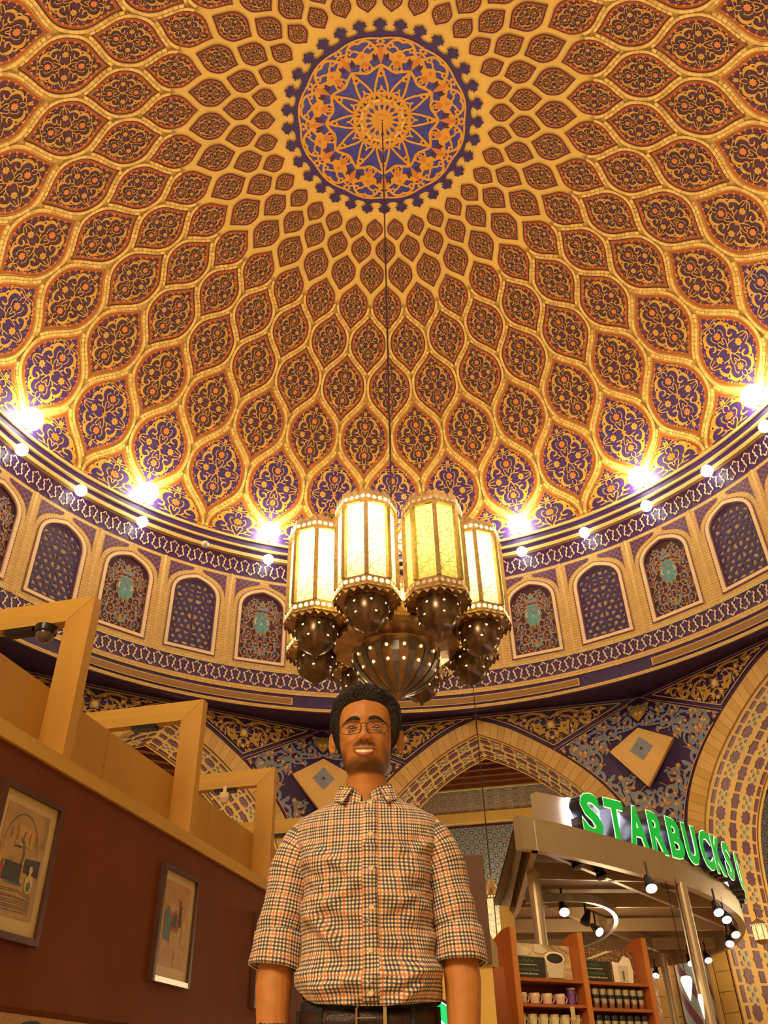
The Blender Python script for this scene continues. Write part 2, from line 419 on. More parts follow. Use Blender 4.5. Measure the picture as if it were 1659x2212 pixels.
for i in range(12):
    f = pm_(2*math.pi*i/12)
    for sx in (1, -1):
        P = lambda pts: [(sx*x, y) for x, y in pts]
        o_.ribbon(P(bez((.0, .66), (.10, .62), (.16, .50), (.24, .60), 10)), .03, f, MG, .028)
        o_.ribbon(P(bez((.0, .66), (.04, .50), (.09, .40), (.07, .30), 10)), .026, f, MG, .028)
        o_.ribbon(P(bez((.07, .30), (.04, .38), (.0, .34), (.0, .42), 6)), .02, f, MG, .028)
        crescent(o_, f, P(bez((.235, .60), (.20, .74), (.10, .72), (.03, .86))), .075, MG, .028)
        o_.ribbon(P(bez((.03, .80), (.10, .97), (.20, .96), (.255, .90), 10)), .03, f, MG, .028)
        o_.ribbon(P(bez((.02, .90), (.09, .84), (.16, .92), (.20, .80), 8)), .024, f, MG, .028)
        o_.poly(P(leafp(.16, .80, -.6, .10, .07)), f, MG, .028)
        flower(o_, f, sx*.11, .88, .045, 5, MG, BLUEM, .030)
        o_.poly(P(leafp(.05, .70, 1.2, .10, .05)), f, MAROONF, .032)
    flower(o_, f, 0, .24, .062, 5, MG, ORFL, .031)
    flower(o_, f, 0, .93, .055, 6, MG, BLUEM, .031)
    flower(o_, f, 0, .56, .05, 5, MG, MAROONF, .031)
    o_.poly([(0, .90), (.045, .80), (0, .66), (-.045, .80)], f, ORFL, .027)
    f2 = pm_(2*math.pi*(i+.5)/12)
    flower(o_, f2, 0, .78, .075, 5, MG, ORFL, .031, rot=.3)
    o_.poly([(0, .74), (.05, .68), (0, .60), (-.05, .68)], f2, ORFL, .029)
    flower(o_, f2, 0, .63, .035, 5, MG, MAROONF, .031)
# scalloped edge, toothed ring and central boss
N = 240; ed = [polar(2*math.pi*i/N, rr*(.955+.028*abs(math.sin(12*math.pi*i/N)))) for i in range(N)]
o_.ribbon(ed, .045, mp, MG, .028, closed=True)
o_.ribbon([polar(2*math.pi*i/N, rr*.245) for i in range(N)], rr*.035, mp, GF, .034, closed=True)
disc(o_, rr*.07, MG, .036, 32, 2); disc(o_, rr*.225, MG, .024, 48, 2)
for i in range(32):
    f = pm_(2*math.pi*i/32); o_.poly([(0, .31), (.022, .262), (-.022, .262)], f, MAROONF, .026)
for i in range(16):
    f = pm_(2*math.pi*i/16); o_.poly([(0, .21), (.022, .17), (.0, .12), (-.022, .17)], f, BLUEM, .030)
disc(d2, rr*.34, MG, .022, 48, 2, rr*.26)
b_ = d2.build('medallion_disc', DOME, rz=-A0); o_.build('medallion_arabesque', b_)
# 32 fleur points around the medallion
fl = MB(); RS = rz_of(rr)[0]; so = s_of(.2605); e0 = so-rr
def fm(x, y, h): s = rr+y*e0; return dome_pt(x, s, h)
half = [(.33, -.06), (.30, .06), (.17, .16), (.10, .34), (.09, .42), (.17, .40), (.15, .52), (.27, .56), (.20, .68), (.22, .80), (.10, .84), (0, 1.0)]
pts = [(x*.62, y) for x, y in half]+[(-x*.62, y) for x, y in half[-2::-1]]
fl.poly(pts, fm, NAVY, .014)
fd = fl.data('fleur_point')
for q in range(32): link(fd, 'fleur_point', DOME, rz=-(q*ST)-A0)
# ------------------------------------------------------------------ cornice and drum
DRUM = empty('wall_drum', (0, CY, H)); DRUM['kind'] = 'structure'; DRUM['label'] = 'circular drum below the dome, alternating lattice windows and floral tile panels'
def brickmat():
    m, n, L, b = nodes_of('fine_gold_brick', .55)
    tc = n.new('ShaderNodeUVMap'); br = n.new('ShaderNodeTexBrick'); L.new(tc.outputs[0], br.inputs['Vector'])
    br.inputs['Color1'].default_value = (.74, .50, .165, 1); br.inputs['Color2'].default_value = (.64, .41, .125, 1); br.inputs['Mortar'].default_value = (.42, .25, .07, 1)
    br.inputs['Scale'].default_value = 1; br.inputs['Mortar Size'].default_value = .006; br.inputs['Brick Width'].default_value = .22; br.inputs['Row Height'].default_value = .07
    L.new(br.outputs[0], b.inputs['Base Color'])
    bp = n.new('ShaderNodeBump'); bp.inputs['Strength'].default_value = .3; L.new(br.outputs['Fac'], bp.inputs['Height']); bp.invert = True; L.new(bp.outputs[0], b.inputs['Normal'])
    return m
FB = brickmat()
def gridmat(name, c1, c2, size, lw, rot=0.0):
    m, n, L, b = nodes_of(name, .4)
    tc = n.new('ShaderNodeUVMap'); mpn = n.new('ShaderNodeMapping'); mpn.inputs['Rotation'].default_value[2] = rot; mpn.inputs['Scale'].default_value = (1/size, 1/size, 1)
    L.new(tc.outputs[0], mpn.inputs[0]); sx = n.new('ShaderNodeSeparateXYZ'); L.new(mpn.outputs[0], sx.inputs[0])
    fx = vmath(n, L, 'FRACT', sx.outputs[0]); fy = vmath(n, L, 'FRACT', sx.outputs[1])
    f = vmath(n, L, 'MAXIMUM', vmath(n, L, 'LESS_THAN', fx, lw), vmath(n, L, 'LESS_THAN', fy, lw))
    L.new(mixc(n, L, f, c1, c2), b.inputs['Base Color']); return m
DIAM = gridmat('plum_diamond_tile', (.10, .035, .12), (.30, .18, .16), .11, .10, math.radians(45))
NAVG = gridmat('navy_square_tile', (.060, .022, .12), (.13, .07, .14), .42, .03)
def ring(mb, prof, mats, n=128, ks=None):
    """surface of revolution with UVs; prof in dome radii"""
    for (r0, z0), (r1, z1), m in zip(prof, prof[1:], mats):
        vs = []; uv = []
        for i in range(n+1):
            a = 2*math.pi*i/n
            for r, z in ((r0, z0), (r1, z1)): vs.append((r*R*math.sin(a), r*R*math.cos(a), z*R)); uv.append((a*R, z*R+r))
        mb.add(vs, [(2*i, 2*i+1, 2*i+3, 2*i+2) for i in range(n)], m, uv)
c1 = MB()
ring(c1, [(1.001, 1.376), (.982, 1.368), (.982, 1.360), (.986, 1.360), (.986, 1.342), (.984, 1.342), (.984, 1.335), (.990, 1.335), (.990, 1.320), (.988, 1.320), (.988, 1.309), (1.0, 1.309), (1.0, 1.3085)],
     [GF, GF, GF, NAVY, GF, GF, GF, NAVY, GF, FB, GF, GF])
c1.build('cornice_moulding', DRUM)
def drum_map(x, z, h): # x metres along, z in dome radii, h inward
    a = x/R; r = R-h; return (r*math.sin(a), r*math.cos(a), z*R)
c2 = MB(); ring(c2, [(1.0, 1.3085), (1.0, 1.246)], [NAVG]); c2.build('upper_frieze', DRUM)
c3 = MB(); ring(c3, [(1.0, .962), (1.0, .914), (.997, .914), (.997, .901), (1.0, .901), (1.0, .864), (.997, .866), (.997, .858), (1.003, .858), (1.003, .853)], [NAVG, FB, FB, FB, NAVY, GF, FB, GF, NAVY]); c3.build('lower_frieze', DRUM)
# meander line of the friezes: one period of six per bay
half = [(0, 1), (.10, .82), (.14, .66), (.26, .66), (.34, .50), (.33, .33), (.22, .14), (.25, 0)]
def chaik(p, it=2):
    for _ in range(it):
        q = [p[0]]
        for a, b in zip(p, p[1:]): q += [(a[0]*.75+b[0]*.25, a[1]*.75+b[1]*.25), (a[0]*.25+b[0]*.75, a[1]*.25+b[1]*.75)]
        q.append(p[-1]); p = q
    return p
hs = [(0, 1)]+chaik([(.03, .93), (.11, .78), (.13, .62), (.27, .68), (.36, .48), (.30, .26), (.22, .12), (.25, 0)], 2)
q1 = hs+[(.5-x, -y) for x, y in hs[-2::-1]]; q2 = q1+[(1-x, y) for x, y in q1[-2::-1]]
def wave(zc, hz, name):
    W_ = MB(); P_ = ST*R*2/11
    for i in range(11):
        W_.ribbon([((x+i)*P_-ST*R/2, y) for x, y in q2], .036, lambda x, y, h: drum_map(x, zc+y*hz, h), WHT, .02)
    d = W_.data(name)
    for q in range(0, 32, 2): link(d, name, DRUM, rz=-(q*ST)-A0)
wave(1.277, .0245, 'meander_band'); wave(.938, .0208, 'meander_band')
# bays
def arch_half(hw, zs, zp, n=10):
    """pointed arch outline, right half from springing (hw, zs) to the peak (0, zp)"""
    return bez((hw, zs), (hw*1.0, zs+(zp-zs)*.62), (hw*.52, zs+(zp-zs)*.86), (0, zp), n)
zb, zs_, zp_ = .9785, 1.150, 1.219; hw = .375*ST*R
def outline(hw, zb, zs, zp):   # closed outline
    r = [(hw, zb)]+arch_half(hw, zs, zp); return r+[(-x, y) for x, y in r[-2::-1]]
def off(hw_, d):  # grow/shrink the outline by d metres
    return outline(hw_+d, zb-d/R, zs_, zp_+d*1.15/R)
def fill_between(mb, o, i, mp, m, h):
    n = len(o); vs = [mp(x, z, h) for x, z in o]+[mp(x, z, h) for x, z in i]
    mb.add(vs, [(k, (k+1) % n, n+(k+1) % n, n+k) for k in range(n)], m, [(x, z*R) for x, z in list(o)+list(i)])
# brick surround: from the outline to the bay rectangle
def surround():
    mb = MB(); B = ST*R/2; top = 1.246; bot = .962
    o = off(hw, 0); NO = len(o)
    rec = []
    for (x, z) in o:
        if z <= zb+1e-6: rec.append((B if x > 0 else -B, bot))
        elif z <= zs_+1e-6: rec.append((B if x > 0 else -B, z))
        else:
            t = (z-zs_)/(zp_-zs_); rec.append((B*(1 if x > 0 else -1) if abs(x) > hw*.72 else x/(hw*.72)*B, top if abs(x) <= hw*.72 else zs_+(top-zs_)*(hw-abs(x))/(hw*.28)))
    fill_between(mb, rec, o, drum_map, FB, 0.0)
    # recess reveal
    n = NO; vs = [drum_map(x, z, 0) for x, z in o]+[drum_map(x, z, -.10) for x, z in o]
    mb.add(vs, [(k, (k+1) % n, n+(k+1) % n, n+k) for k in range(n)], GF)
    # raised pilaster edges between the bays
    for sx in (1, -1):
        mb.add([drum_map(sx*(B-.04), bot, 0), drum_map(sx*(B-.04), top, 0), drum_map(sx*B, top, .035), drum_map(sx*B, bot, .035)], [(0, 1, 2, 3)], FB, [(0, bot*R), (0, top*R), (.1, top*R), (.1, bot*R)])
    return mb.data('bay_surround')
def spandrels():
    mb = MB(); B = ST*R/2
    for sx in (1, -1):
        cur = [(sx*(x+.07*min(1, x/hw)+.015), z+.011) for x, z in arch_half(hw, zs_, zp_) if .10*hw < x]
        cur = [p for p in cur if p[1] < 1.2355]
        x1 = sx*(B-.13)
        for a, b in zip(cur, cur[1:]):
            mb.add([drum_map(a[0], a[1], .008), drum_map(b[0], b[1], .008), drum_map(b[0] if abs(b[0]) < abs(x1) else x1, 1.2355, .008), drum_map(min(abs(a[0]), abs(x1))*sx, 1.2355, .008)], [(0, 1, 2, 3)], DIAM,
                   [(a[0], a[1]*R), (b[0], b[1]*R), (b[0], 1.2355*R), (a[0], 1.2355*R)])
        a = cur[0]
        if abs(a[0]) < abs(x1):
            mb.add([drum_map(a[0], a[1], .008), drum_map(a[0], 1.2355, .008), drum_map(x1, 1.2355, .008), drum_map(x1, a[1]-.012, .008)], [(0, 1, 2, 3)], DIAM, [(a[0], a[1]*R), (a[0], 1.2355*R), (x1, 1.2355*R), (x1, a[1]*R)])
    return mb.data('spandrel_tiles')
SUR, SPA = surround(), spandrels()
def frame_mesh():
    mb = MB(); fill_between(mb, off(hw, 0), off(hw, -.035), drum_map, PURPLE, .012)
    a, b = off(hw, -.035), off(hw, -.11); n = len(a)
    fill_between(mb, a, b, drum_map, WHT, .028)
    for oo in (a, b): mb.add([drum_map(x, z, .028) for x, z in oo]+[drum_map(x, z, -.06) for x, z in oo], [(k, (k+1) % n, n+(k+1) % n, n+k) for k in range(n)], WHT)
    a, b = off(hw, -.11), off(hw, -.145)
    fill_between(mb, a, b, drum_map, PURPLE, -.02)
    # light beads on the dark outer line
    rs, L_ = resample([(x, z*R) for x, z in off(hw, -.018)], 70)
    for x, z in rs[:-1]: mb.poly([(x-.012, z/R-.0016), (x+.012, z/R-.0016), (x+.012, z/R+.0016), (x-.012, z/R+.0016)], drum_map, BRC, .016)
    return mb.data('arch_frame')
FRM = frame_mesh()
# organic lattice: jittered cells, each a ring of blue around an opening
def clip(poly, nx, ny, c):
    out = []
    for i in range(len(poly)):
        a, b = poly[i-1], poly[i]; da, db = nx*a[0]+ny*a[1]-c, nx*b[0]+ny*b[1]-c
        if (da <= 0) != (db <= 0): t = da/(da-db); out.append((a[0]+(b[0]-a[0])*t, a[1]+(b[1]-a[1])*t))
        if db <= 0: out.append(b)
    return out
def chaik_c(p, it=2):
    for _ in range(it):
        q = []
        for i in range(len(p)):
            a, b = p[i], p[(i+1) % len(p)]; q += [(a[0]*.75+b[0]*.25, a[1]*.75+b[1]*.25), (a[0]*.25+b[0]*.75, a[1]*.25+b[1]*.75)]
        p = q
    return p
def lattice():
    rnd = random.Random(3); o = off(hw, -.14); ow = [(x, z*R) for x, z in o]
    x0, x1, y0, y1 = -hw, hw, zb*R, zp_*R; seeds = []; nx_ = 8; ny_ = 15
    for i in range(ny_):
        for j in range(nx_//2):
            x = (j+.5+rnd.uniform(-.3, .3)+(.25 if i % 2 else -.1))*(hw/(nx_/2)); y = y0+(i+.5+rnd.uniform(-.34, .34))*(y1-y0)/ny_
            seeds += [(x, y), (-x, y)]
    cen = (0, (y0+y1)/2); E = []
    for i in range(len(ow)):
        a, b = ow[i-1], ow[i]; ex, ey = b[0]-a[0], b[1]-a[1]; l = math.hypot(ex, ey)
        if l < 1e-6: continue
        nx, ny = ey/l, -ex/l; c = nx*a[0]+ny*a[1]
        if nx*cen[0]+ny*cen[1] > c: nx, ny, c = -nx, -ny, -c
        E.append((nx, ny, c))
    mb = MB()
    for i, s in enumerate(seeds):
        p = [(x0-1, y0-1), (x1+1, y0-1), (x1+1, y1+1), (x0-1, y1+1)]
        for j, t in enumerate(seeds):
            if i == j: continue
            dx, dy = t[0]-s[0], t[1]-s[1]; l = math.hypot(dx, dy)
            if l < 1e-6 or l > 1.6: continue
            p = clip(p, dx/l, dy/l, (dx*(s[0]+t[0])/2+dy*(s[1]+t[1])/2)/l)
            if len(p) < 3: break
        for e in E:
            if len(p) < 3: break
            p = clip(p, *e)
        if len(p) < 3: continue
        cx = sum(q[0] for q in p)/len(p); cy = sum(q[1] for q in p)/len(p)
        per = []   # refine outer polygon so that inner ring matches
        for a, b in zip(p, p[1:]+p[:1]): per += [a, ((a[0]*2+b[0])/3, (a[1]*2+b[1])/3), ((a[0]+2*b[0])/3, (a[1]+2*b[1])/3)]
        inn = []
        K = len(per)
        sm = [((per[q-1][0]+per[q][0]+per[(q+1) % K][0])/3, (per[q-1][1]+per[q][1]+per[(q+1) % K][1])/3) for q in range(K)]
        for (x, y) in sm:
            l = math.hypot(x-cx, y-cy) or 1; d = max(.3*l, l-.036); inn.append((cx+(x-cx)/l*d*.95, cy+(y-cy)/l*d*.95))
        vs = [drum_map(x, y/R, -.02) for x, y in per]+[drum_map(x, y/R, -.02) for x, y in inn]+[drum_map(x, y/R, -.040) for x, y in inn]
        fs = [(q, (q+1) % K, K+(q+1) % K, K+q) for q in range(K)]+[(K+q, K+(q+1) % K, 2*K+(q+1) % K, 2*K+q) for q in range(K)]
        mb.add(vs, fs, NAVY)
    return mb.data('lattice_grille')
KHA = mat('khaki_backing', (.52, .38, .18), .6, var=.3, vscale=2)
def panel_mesh(m, h):
    mb = MB(); r = [p for p in off(hw, -.12) if p[0] >= -1e-9]; r = [r[0]]+r[1:]
    fill_sym(mb, r, lambda x, y, hh: drum_map(x, y, hh), m, h); return mb
LAT = lattice(); LBK = panel_mesh(KHA, -.045).data('backing')
def floral():
    mb = panel_mesh(MAROONF, -.045); yb, yt = zb*R+.14, zp_*R-.15; Wd = hw-.16
    def mp(x, y, h): return drum_map(x*Wd, (yb+(yt-yb)*(y+1.4)/2.8)/R, h)
    h = -.035; rnd = random.Random(5)
    OG = mat('amber_scroll', (.52, .22, .04), .4, var=.1)
    spots = [(.28, -1.15, .24), (.74, -1.12, .22), (.52, -.80, .26), (.84, -.62, .18), (.20, -.72, .18), (.62, -.30, .2), (.88, -.12, .15), (.80, .22, .18), (.50, .42, .16), (.85, .56, .15), (.62, .74, .15), (.42, .98, .14), (.28, .70, .14), (.16, -.38, .13)]
    for i, (x, y, r) in enumerate(spots):
        for sx in (1, -1):
            P = lambda pts: [(sx*a, b) for a, b in pts]; a0 = rnd.uniform(0, 6.28) if sx == 1 else a0
            mm = (OG, GREYB)[i % 2]
            mb.ribbon(P(spiral(x, y, r, a0, 1.3, 1 if i % 3 else -1, 22)), .035, mp, mm, h)
            mb.ribbon(P(spiral(x, y, r*1.15, a0+2.2, .8, -1, 14, .5)), .028, mp, (GREYB, OG)[i % 2], h+.003)
            for q in range(5):
                aa = a0+q*1.35; mb.poly(P(leafp(x+r*.8*math.cos(aa), y+r*.8*math.sin(aa), aa+.9, .15, .075)), mp, (GREYB, OG, GREYB)[(q+i) % 3], h+.005)
            flower(mb, mp, sx*x, y, .05, 5, OG, REDD, h+.007)
    # teal medallion with scalloped rim
    mb.poly(flowerp(0, .12, .51, 12, .10, 4, sx=.92), mp, OG, h+.008)
    mb.poly(flowerp(0, .12, .475, 12, .10, 4, sx=.92), mp, TEAL, h+.011)
    mb.poly([(-.10, -.30), (0, -.48), (.10, -.30)], mp, OG, h+.010)
    for sx in (1, -1):
        crescent(mb, mp, [(sx*x, y) for x, y in arcp(.24, .16, .10, -1.6, 1.5, 8)], .05, WHT, h+.016)
        flower(mb, mp, sx*.27, .30, .03, 5, ORFL, REDD, h+.015); flower(mb, mp, sx*.28, -.06, .035, 5, OG, TEAL, h+.015); flower(mb, mp, sx*.12, -.16, .03, 5, ORFL, TEAL, h+.015)
        mb.ribbon([(sx*x, y) for x, y in bez((0, .34), (.14, .30), (.10, .20), (.16, .14), 8)], .022, mp, OG, h+.014)
        crescent(mb, mp, [(sx*x, y) for x, y in bez((.04, .92), (.22, .92), (.20, 1.06), (.34, 1.02), 8)], .07, GREYB, h+.008)
    mb.poly([(-.045, .04), (.045, .04), (0, .16)], mp, WHT, h+.016); flower(mb, mp, 0, .36, .05, 6, ORFL, WHT, h+.015)
    mb.poly([(-.32, .66), (-.30, .78), (.30, .78), (.32, .66)], mp, GREYB, h+.008); mb.poly([(-.12, .80), (-.17, .92), (0, 1.10), (.17, .92), (.12, .80)], mp, OG, h+.009)
    mb.poly([(-.09, .82), (-.12, .91), (0, 1.02), (.12, .91), (.09, .82)], mp, TEAL, h+.012)
    crescent(mb, mp, arcp(0, -.88, .30, math.pi, 2*math.pi, 12), .10, TEAL, h+.009); mb.poly([(-.10, -.98), (0, -1.25), (.10, -.98), (0, -.9)], mp, ORFL, h+.012)
    return mb.data('floral_tile_panel')
FLO = floral()
for q in range(32):
    rz = -(q*ST)-A0; e = link(SUR, 'bay_surround', DRUM, rz=rz); link(SPA, 'spandrel_tiles', e); link(FRM, 'arch_frame', e)
    if q % 2 == 0: link(FLO, 'floral_tile_panel', e)
    else:
        link(LAT, 'lattice_grille', e); link(LBK, 'window_backing', e)
# air vents set in the lower frieze
def vent(k0, k1):
    mb = MB(); n = 18; a0, a1 = k0*ST*R, k1*ST*R
    for i in range(n):
        x0, x1 = a0+(a1-a0)*i/n, a0+(a1-a0)*(i+1)/n
        mb.add([drum_map(x, z, .03) for x, z in ((x0, .872), (x1, .872), (x1, .892), (x0, .892))], [(0, 1, 2, 3)], GF)
        mb.add([drum_map(x, z, .036) for x, z in ((x0+(.03 if i == 0 else 0), .8745), (x1-(.03 if i == n-1 else 0), .8745), (x1-(.03 if i == n-1 else 0), .8895), (x0+(.03 if i == 0 else 0), .8895))], [(0, 1, 2, 3)], VENTM, [(x0*1, 0), (x1, 0), (x1, .1), (x0, .1)])
    return mb.data('air_vent')
VENTM = mat('vent_slats', (.30, .15, .035), .5, var=.2, stretch=(30, 30, 1))
VD = vent(-1.5, 1.5)
for q in range(8): link(VD, 'air_vent', DRUM, rz=-((4*q+1)*ST)-A0)
# ------------------------------------------------------------------ octagon of pointed arches
ZF = -H/R
AP = 1.06; HC = AP*math.tan(math.pi/8)
OC = [(0, .848), (.05, .831), (.1, .807), (.15, .775), (.2, .742), (.26, .694), (.31, .642), (.345, .59), (.37, .535), (.384, .47), (.39, .36), (.39, ZF)]
IC = [(0, .809), (.045, .790), (.085, .770), (.13, .742), (.175, .708), (.22, .670), (.26, .630), (.30, .575), (.33, .51), (.345, .43), (.35, .34), (.35, ZF)]
def curve_fine(c, n):
    p = chaik(c[:-1], 2)+[c[-1]]; return resample(p, n)
IF, IL = curve_fine(IC, 160); OF, OL = curve_fine(OC, 160)
def at(F_, L_, l):
    t = max(0, min(1, l/L_))*(len(F_)-1); i = min(int(t), len(F_)-2); f = t-i
    return (F_[i][0]+(F_[i+1][0]-F_[i][0])*f, F_[i][1]+(F_[i+1][1]-F_[i][1])*f)
def fmap(u, z, h=0.0, ap=AP): return (u*R, ap*R-h, z*R)
TOPZ = .866; BK = AP+.2; HB = BK*math.tan(math.pi/8); ZA = .742
def offc(F_, d):
    o = []
    for i, p in enumerate(F_):
        a, b = F_[max(i-1, 0)], F_[min(i+1, len(F_)-1)]; dx, dy = b[0]-a[0], b[1]-a[1]; l = math.hypot(dx, dy)
        o.append((p[0]-dy/l*d, p[1]+dx/l*d))
    return o
VOU = mat('voussoir_stone', (.74, .47, .13), .5, var=.1, vscale=1.2); VOU2 = mat('voussoir_stone_deep', (.66, .40, .10), .5, var=.1, vscale=1.2)
TANL = mat('tan_line', (.60, .37, .16), .5, var=0)
def face_wall():
    mb = MB(); 
    for sx in (1, -1):
        pts = [p for p in OF if p[0] <= .2]; pts.append((.2, ZA))
        for a, b in zip(pts, pts[1:]): mb.add([fmap(sx*a[0], a[1]), fmap(sx*b[0], b[1]), fmap(sx*b[0], TOPZ), fmap(sx*a[0], TOPZ)], [(0, 1, 2, 3)], NAVY)
        mb.add([fmap(sx*.2, ZA), fmap(sx*.2, TOPZ), fmap(sx*HC, TOPZ)], [(0, 1, 2)], NAVY)
        # back of the wall and the upper edge
        bk = [p for p in IF[::8]]+[IF[-1]]
        for a, b in zip(bk, bk[1:]): mb.add([fmap(sx*a[0], a[1], 0, BK), fmap(sx*b[0], b[1], 0, BK), fmap(sx*HB, b[1], 0, BK), fmap(sx*HB, a[1], 0, BK)], [(0, 1, 2, 3)], CREAM)
        mb.add([fmap(0, .809, 0, BK), fmap(sx*HB, .809, 0, BK), fmap(sx*HB, .97, 0, BK), fmap(0, .97, 0, BK)], [(0, 1, 2, 3)], CREAM)
        mb.add([fmap(0, TOPZ), fmap(sx*HC, TOPZ), fmap(sx*HB, .97, 0, BK), fmap(0, .97, 0, BK)], [(0, 1, 2, 3)], NAVY)
    return mb.data('spandrel_wall')
def trims():
    mb = MB()
    up = offc(OF, .0125)
    for sx in (1, -1):
        U_ = [(sx*x, z) for x, z in up if x > .004 and x < .205 and z < .853]
        mb.ribbon([(x, z) for x, z in U_], .0028, fmap, TANL, .03)
        mb.ribbon([(sx*.010, .853), (sx*.392, .853)], .0028, fmap, TANL, .03)
        mb.ribbon([(U_[-1][0], U_[-1][1]), (sx*.392, .853)], .0028, fmap, TANL, .03)
        mb.ribbon([(sx*.0, .8595), (sx*.425, .8595)], .0012, fmap, TANL, .03)
        mb.ribbon([(sx*.2, ZA+.002), (sx*(HC-.002), .863)], .0014, fmap, TANL, .03)
        mb.ribbon([(sx*x, z) for x, z in offc(OF, .0035) if z > -.05], .005, fmap, MAROONF, .012)
    mb.ribbon([(-HC, TOPZ-.001), (HC, TOPZ-.001)], .002, fmap, DARK, .012)
    return mb.data('gold_line_trim')
def triangle_scrolls():
    mb = MB(); h = .034
    def mp(x, z, h): return fmap(x, z, h)
    cx, cz = .200, .809
    for sx in (1, -1):
        for s2 in (1, -1):
            def P(pts, k=1): return [(sx*(cx+s2*a), cz+b) for a, b in pts]
            mb.ribbon(P(spiral(.042, -.004, .030, 2.2, 1.15, -1, 24, .3)), taper(25, .010, .5, .3), mp, GOLD, h)
            mb.ribbon(P(spiral(.088, .012, .022, 3.0, 1.1, -1, 20, .3)), taper(21, .008, .5, .3), mp, GOLD, h)
            mb.ribbon(P(spiral(.122, .024, .014, 3.2, 1.0, -1, 16, .3)), taper(17, .006, .5, .3), mp, GOLD, h)
            mb.ribbon(P(bez((.0, .022), (.03, .044), (.06, .040), (.085, .030), 12)), .006, mp, GOLD, h)
            mb.ribbon(P(bez((.085, .034), (.11, .044), (.13, .040), (.15, .032), 10)), .005, mp, GOLD, h)
            mb.ribbon(P(bez((.0, -.010), (.03, -.022), (.0, -.036), (.014, -.048), 10)), taper(11, .009, .5, .3), mp, GOLD, h)
            mb.ribbon(P(bez((.012, -.048), (.028, -.040), (.026, -.028), (.018, -.026), 8)), .005, mp, GOLD, h)
            mb.ribbon(P(bez((.02, .040), (.06, .02), (.05, -.03), (.02, -.045), 12)), .0018, mp, TANL, h+.004)
            mb.ribbon(P(bez((.05, .040), (.09, .02), (.08, .0), (.05, -.03), 12)), .0018, mp, TANL, h+.004)
            mb.ribbon(P(bez((.09, .042), (.12, .02), (.11, .01), (.09, .0), 10)), .0018, mp, TANL, h+.004)
            mb.ribbon(P(spiral(.022, .012, .018, .4, 1.2, 1, 18, .3)), .0022, mp, TANL, h+.004); mb.ribbon(P(spiral(.066, -.002, .024, 1.4, 1.1, -1, 18, .4)), .0022, mp, TANL, h+.004)
            mb.ribbon(P(spiral(.018, -.030, .014, 1.0, 1.1, 1, 16, .3)), .005, mp, GOLD, h); mb.ribbon(P(spiral(.108, .018, .018, 2.0, 1.0, 1, 16, .4)), .0022, mp, TANL, h+.004)
            for (x, y, r) in ((.038, -.002, .010), (.030, -.018, .011), (.092, .012, .007), (.060, -.010, .008)):
                mb.poly(P(leafp(x, y, .8, r*2.2, r*1.0)), mp, GOLD, h+.002)
                mb.poly(P(leafp(x, y, 2.4, r*1.8, r*.9)), mp, GOLD, h+.002)
            for (x, y) in ((.068, .022), (.020, .030), (.105, .028), (.055, -.020), (.138, .034), (.030, -.040), (.10, .0), (.012, -.022)):
                flower(mb, mp, sx*(cx+s2*x), cz+y, .0075, 5, BRC, WHT, h+.006)
        flower(mb, mp, sx*cx, cz+.004, .016, 4, GOLD, WHT, h+.004, rot=math.pi/4, core=.5)
        flower(mb, mp, sx*cx, cz-.032, .007, 5, BRC, WHT, h+.004)
    # keep only what lies inside the triangle
    keep = []
    up = offc(OF, .016)
    for i, f in enumerate(mb.f):
        ok = True
        for q in f:
            u, z = abs(mb.v[q][0])/R, mb.v[q][2]/R
            lim = float(np.interp(u, [p[0] for p in up if p[0] < .24], [p[1] for p in up if p[0] < .24]))
            if z > .851 or (u < .205 and z < lim) or (u >= .2 and z < .760+(u-.205)*(.853-.760)/(.392-.205)): ok = False; break
        if ok: keep.append(i)
    mb.f = [mb.f[i] for i in keep]; mb.m = [mb.m[i] for i in keep]
    return mb.data('scrollwork')
def xw(u): c, s = math.cos(math.pi/8), math.sin(math.pi/8); return (s*AP-u*c, u*s+c*AP)   # half width, depth of the corner facet
def u_of_z(z):
    if z > ZA: return .2+(z-ZA)/(TOPZ-ZA)*(HC-.2)
    zs = [p[1] for p in OF][::-1]; us = [p[0] for p in OF][::-1]
    return float(np.interp(z, zs, us))
def facmap(a, z, h=0.0):   # a in metres across the facet
    w_, d = xw(u_of_z(z)); w_ = max(w_, .001)*R; t = min(1, abs(a)/w_); d += bulge(z, d)*(1-t*t); return (a, d*R-h, z*R)
def bulge(z, d): return .35*(AP/math.cos(math.pi/8)-d)*max(0, min(1, (z-.40)/.2))
def facet():
    mb = MB(); zs = list(np.linspace(ZF, .35, 6))+list(np.linspace(.37, TOPZ, 44)); vs = []
    for z in zs:
        w_, d = xw(u_of_z(z))
        for a in (-1, -.5, 0, .5, 1): vs.append((a*w_*R, (d+bulge(z, d)*(1-a*a))*R, z*R))
    fs = []
    for i in range(len(zs)-1): fs += [(5*i+q, 5*i+q+1, 5*i+q+6, 5*i+q+5) for q in range(4)]
    k0 = sum(1 for z in zs if z < .30)
    mb.add(vs, [f for i, f in enumerate(fs) if i//4 >= k0], NAVY); mb.add(vs, [f for i, f in enumerate(fs) if i//4 < k0], VOU)
    return mb.data('corner_facet')
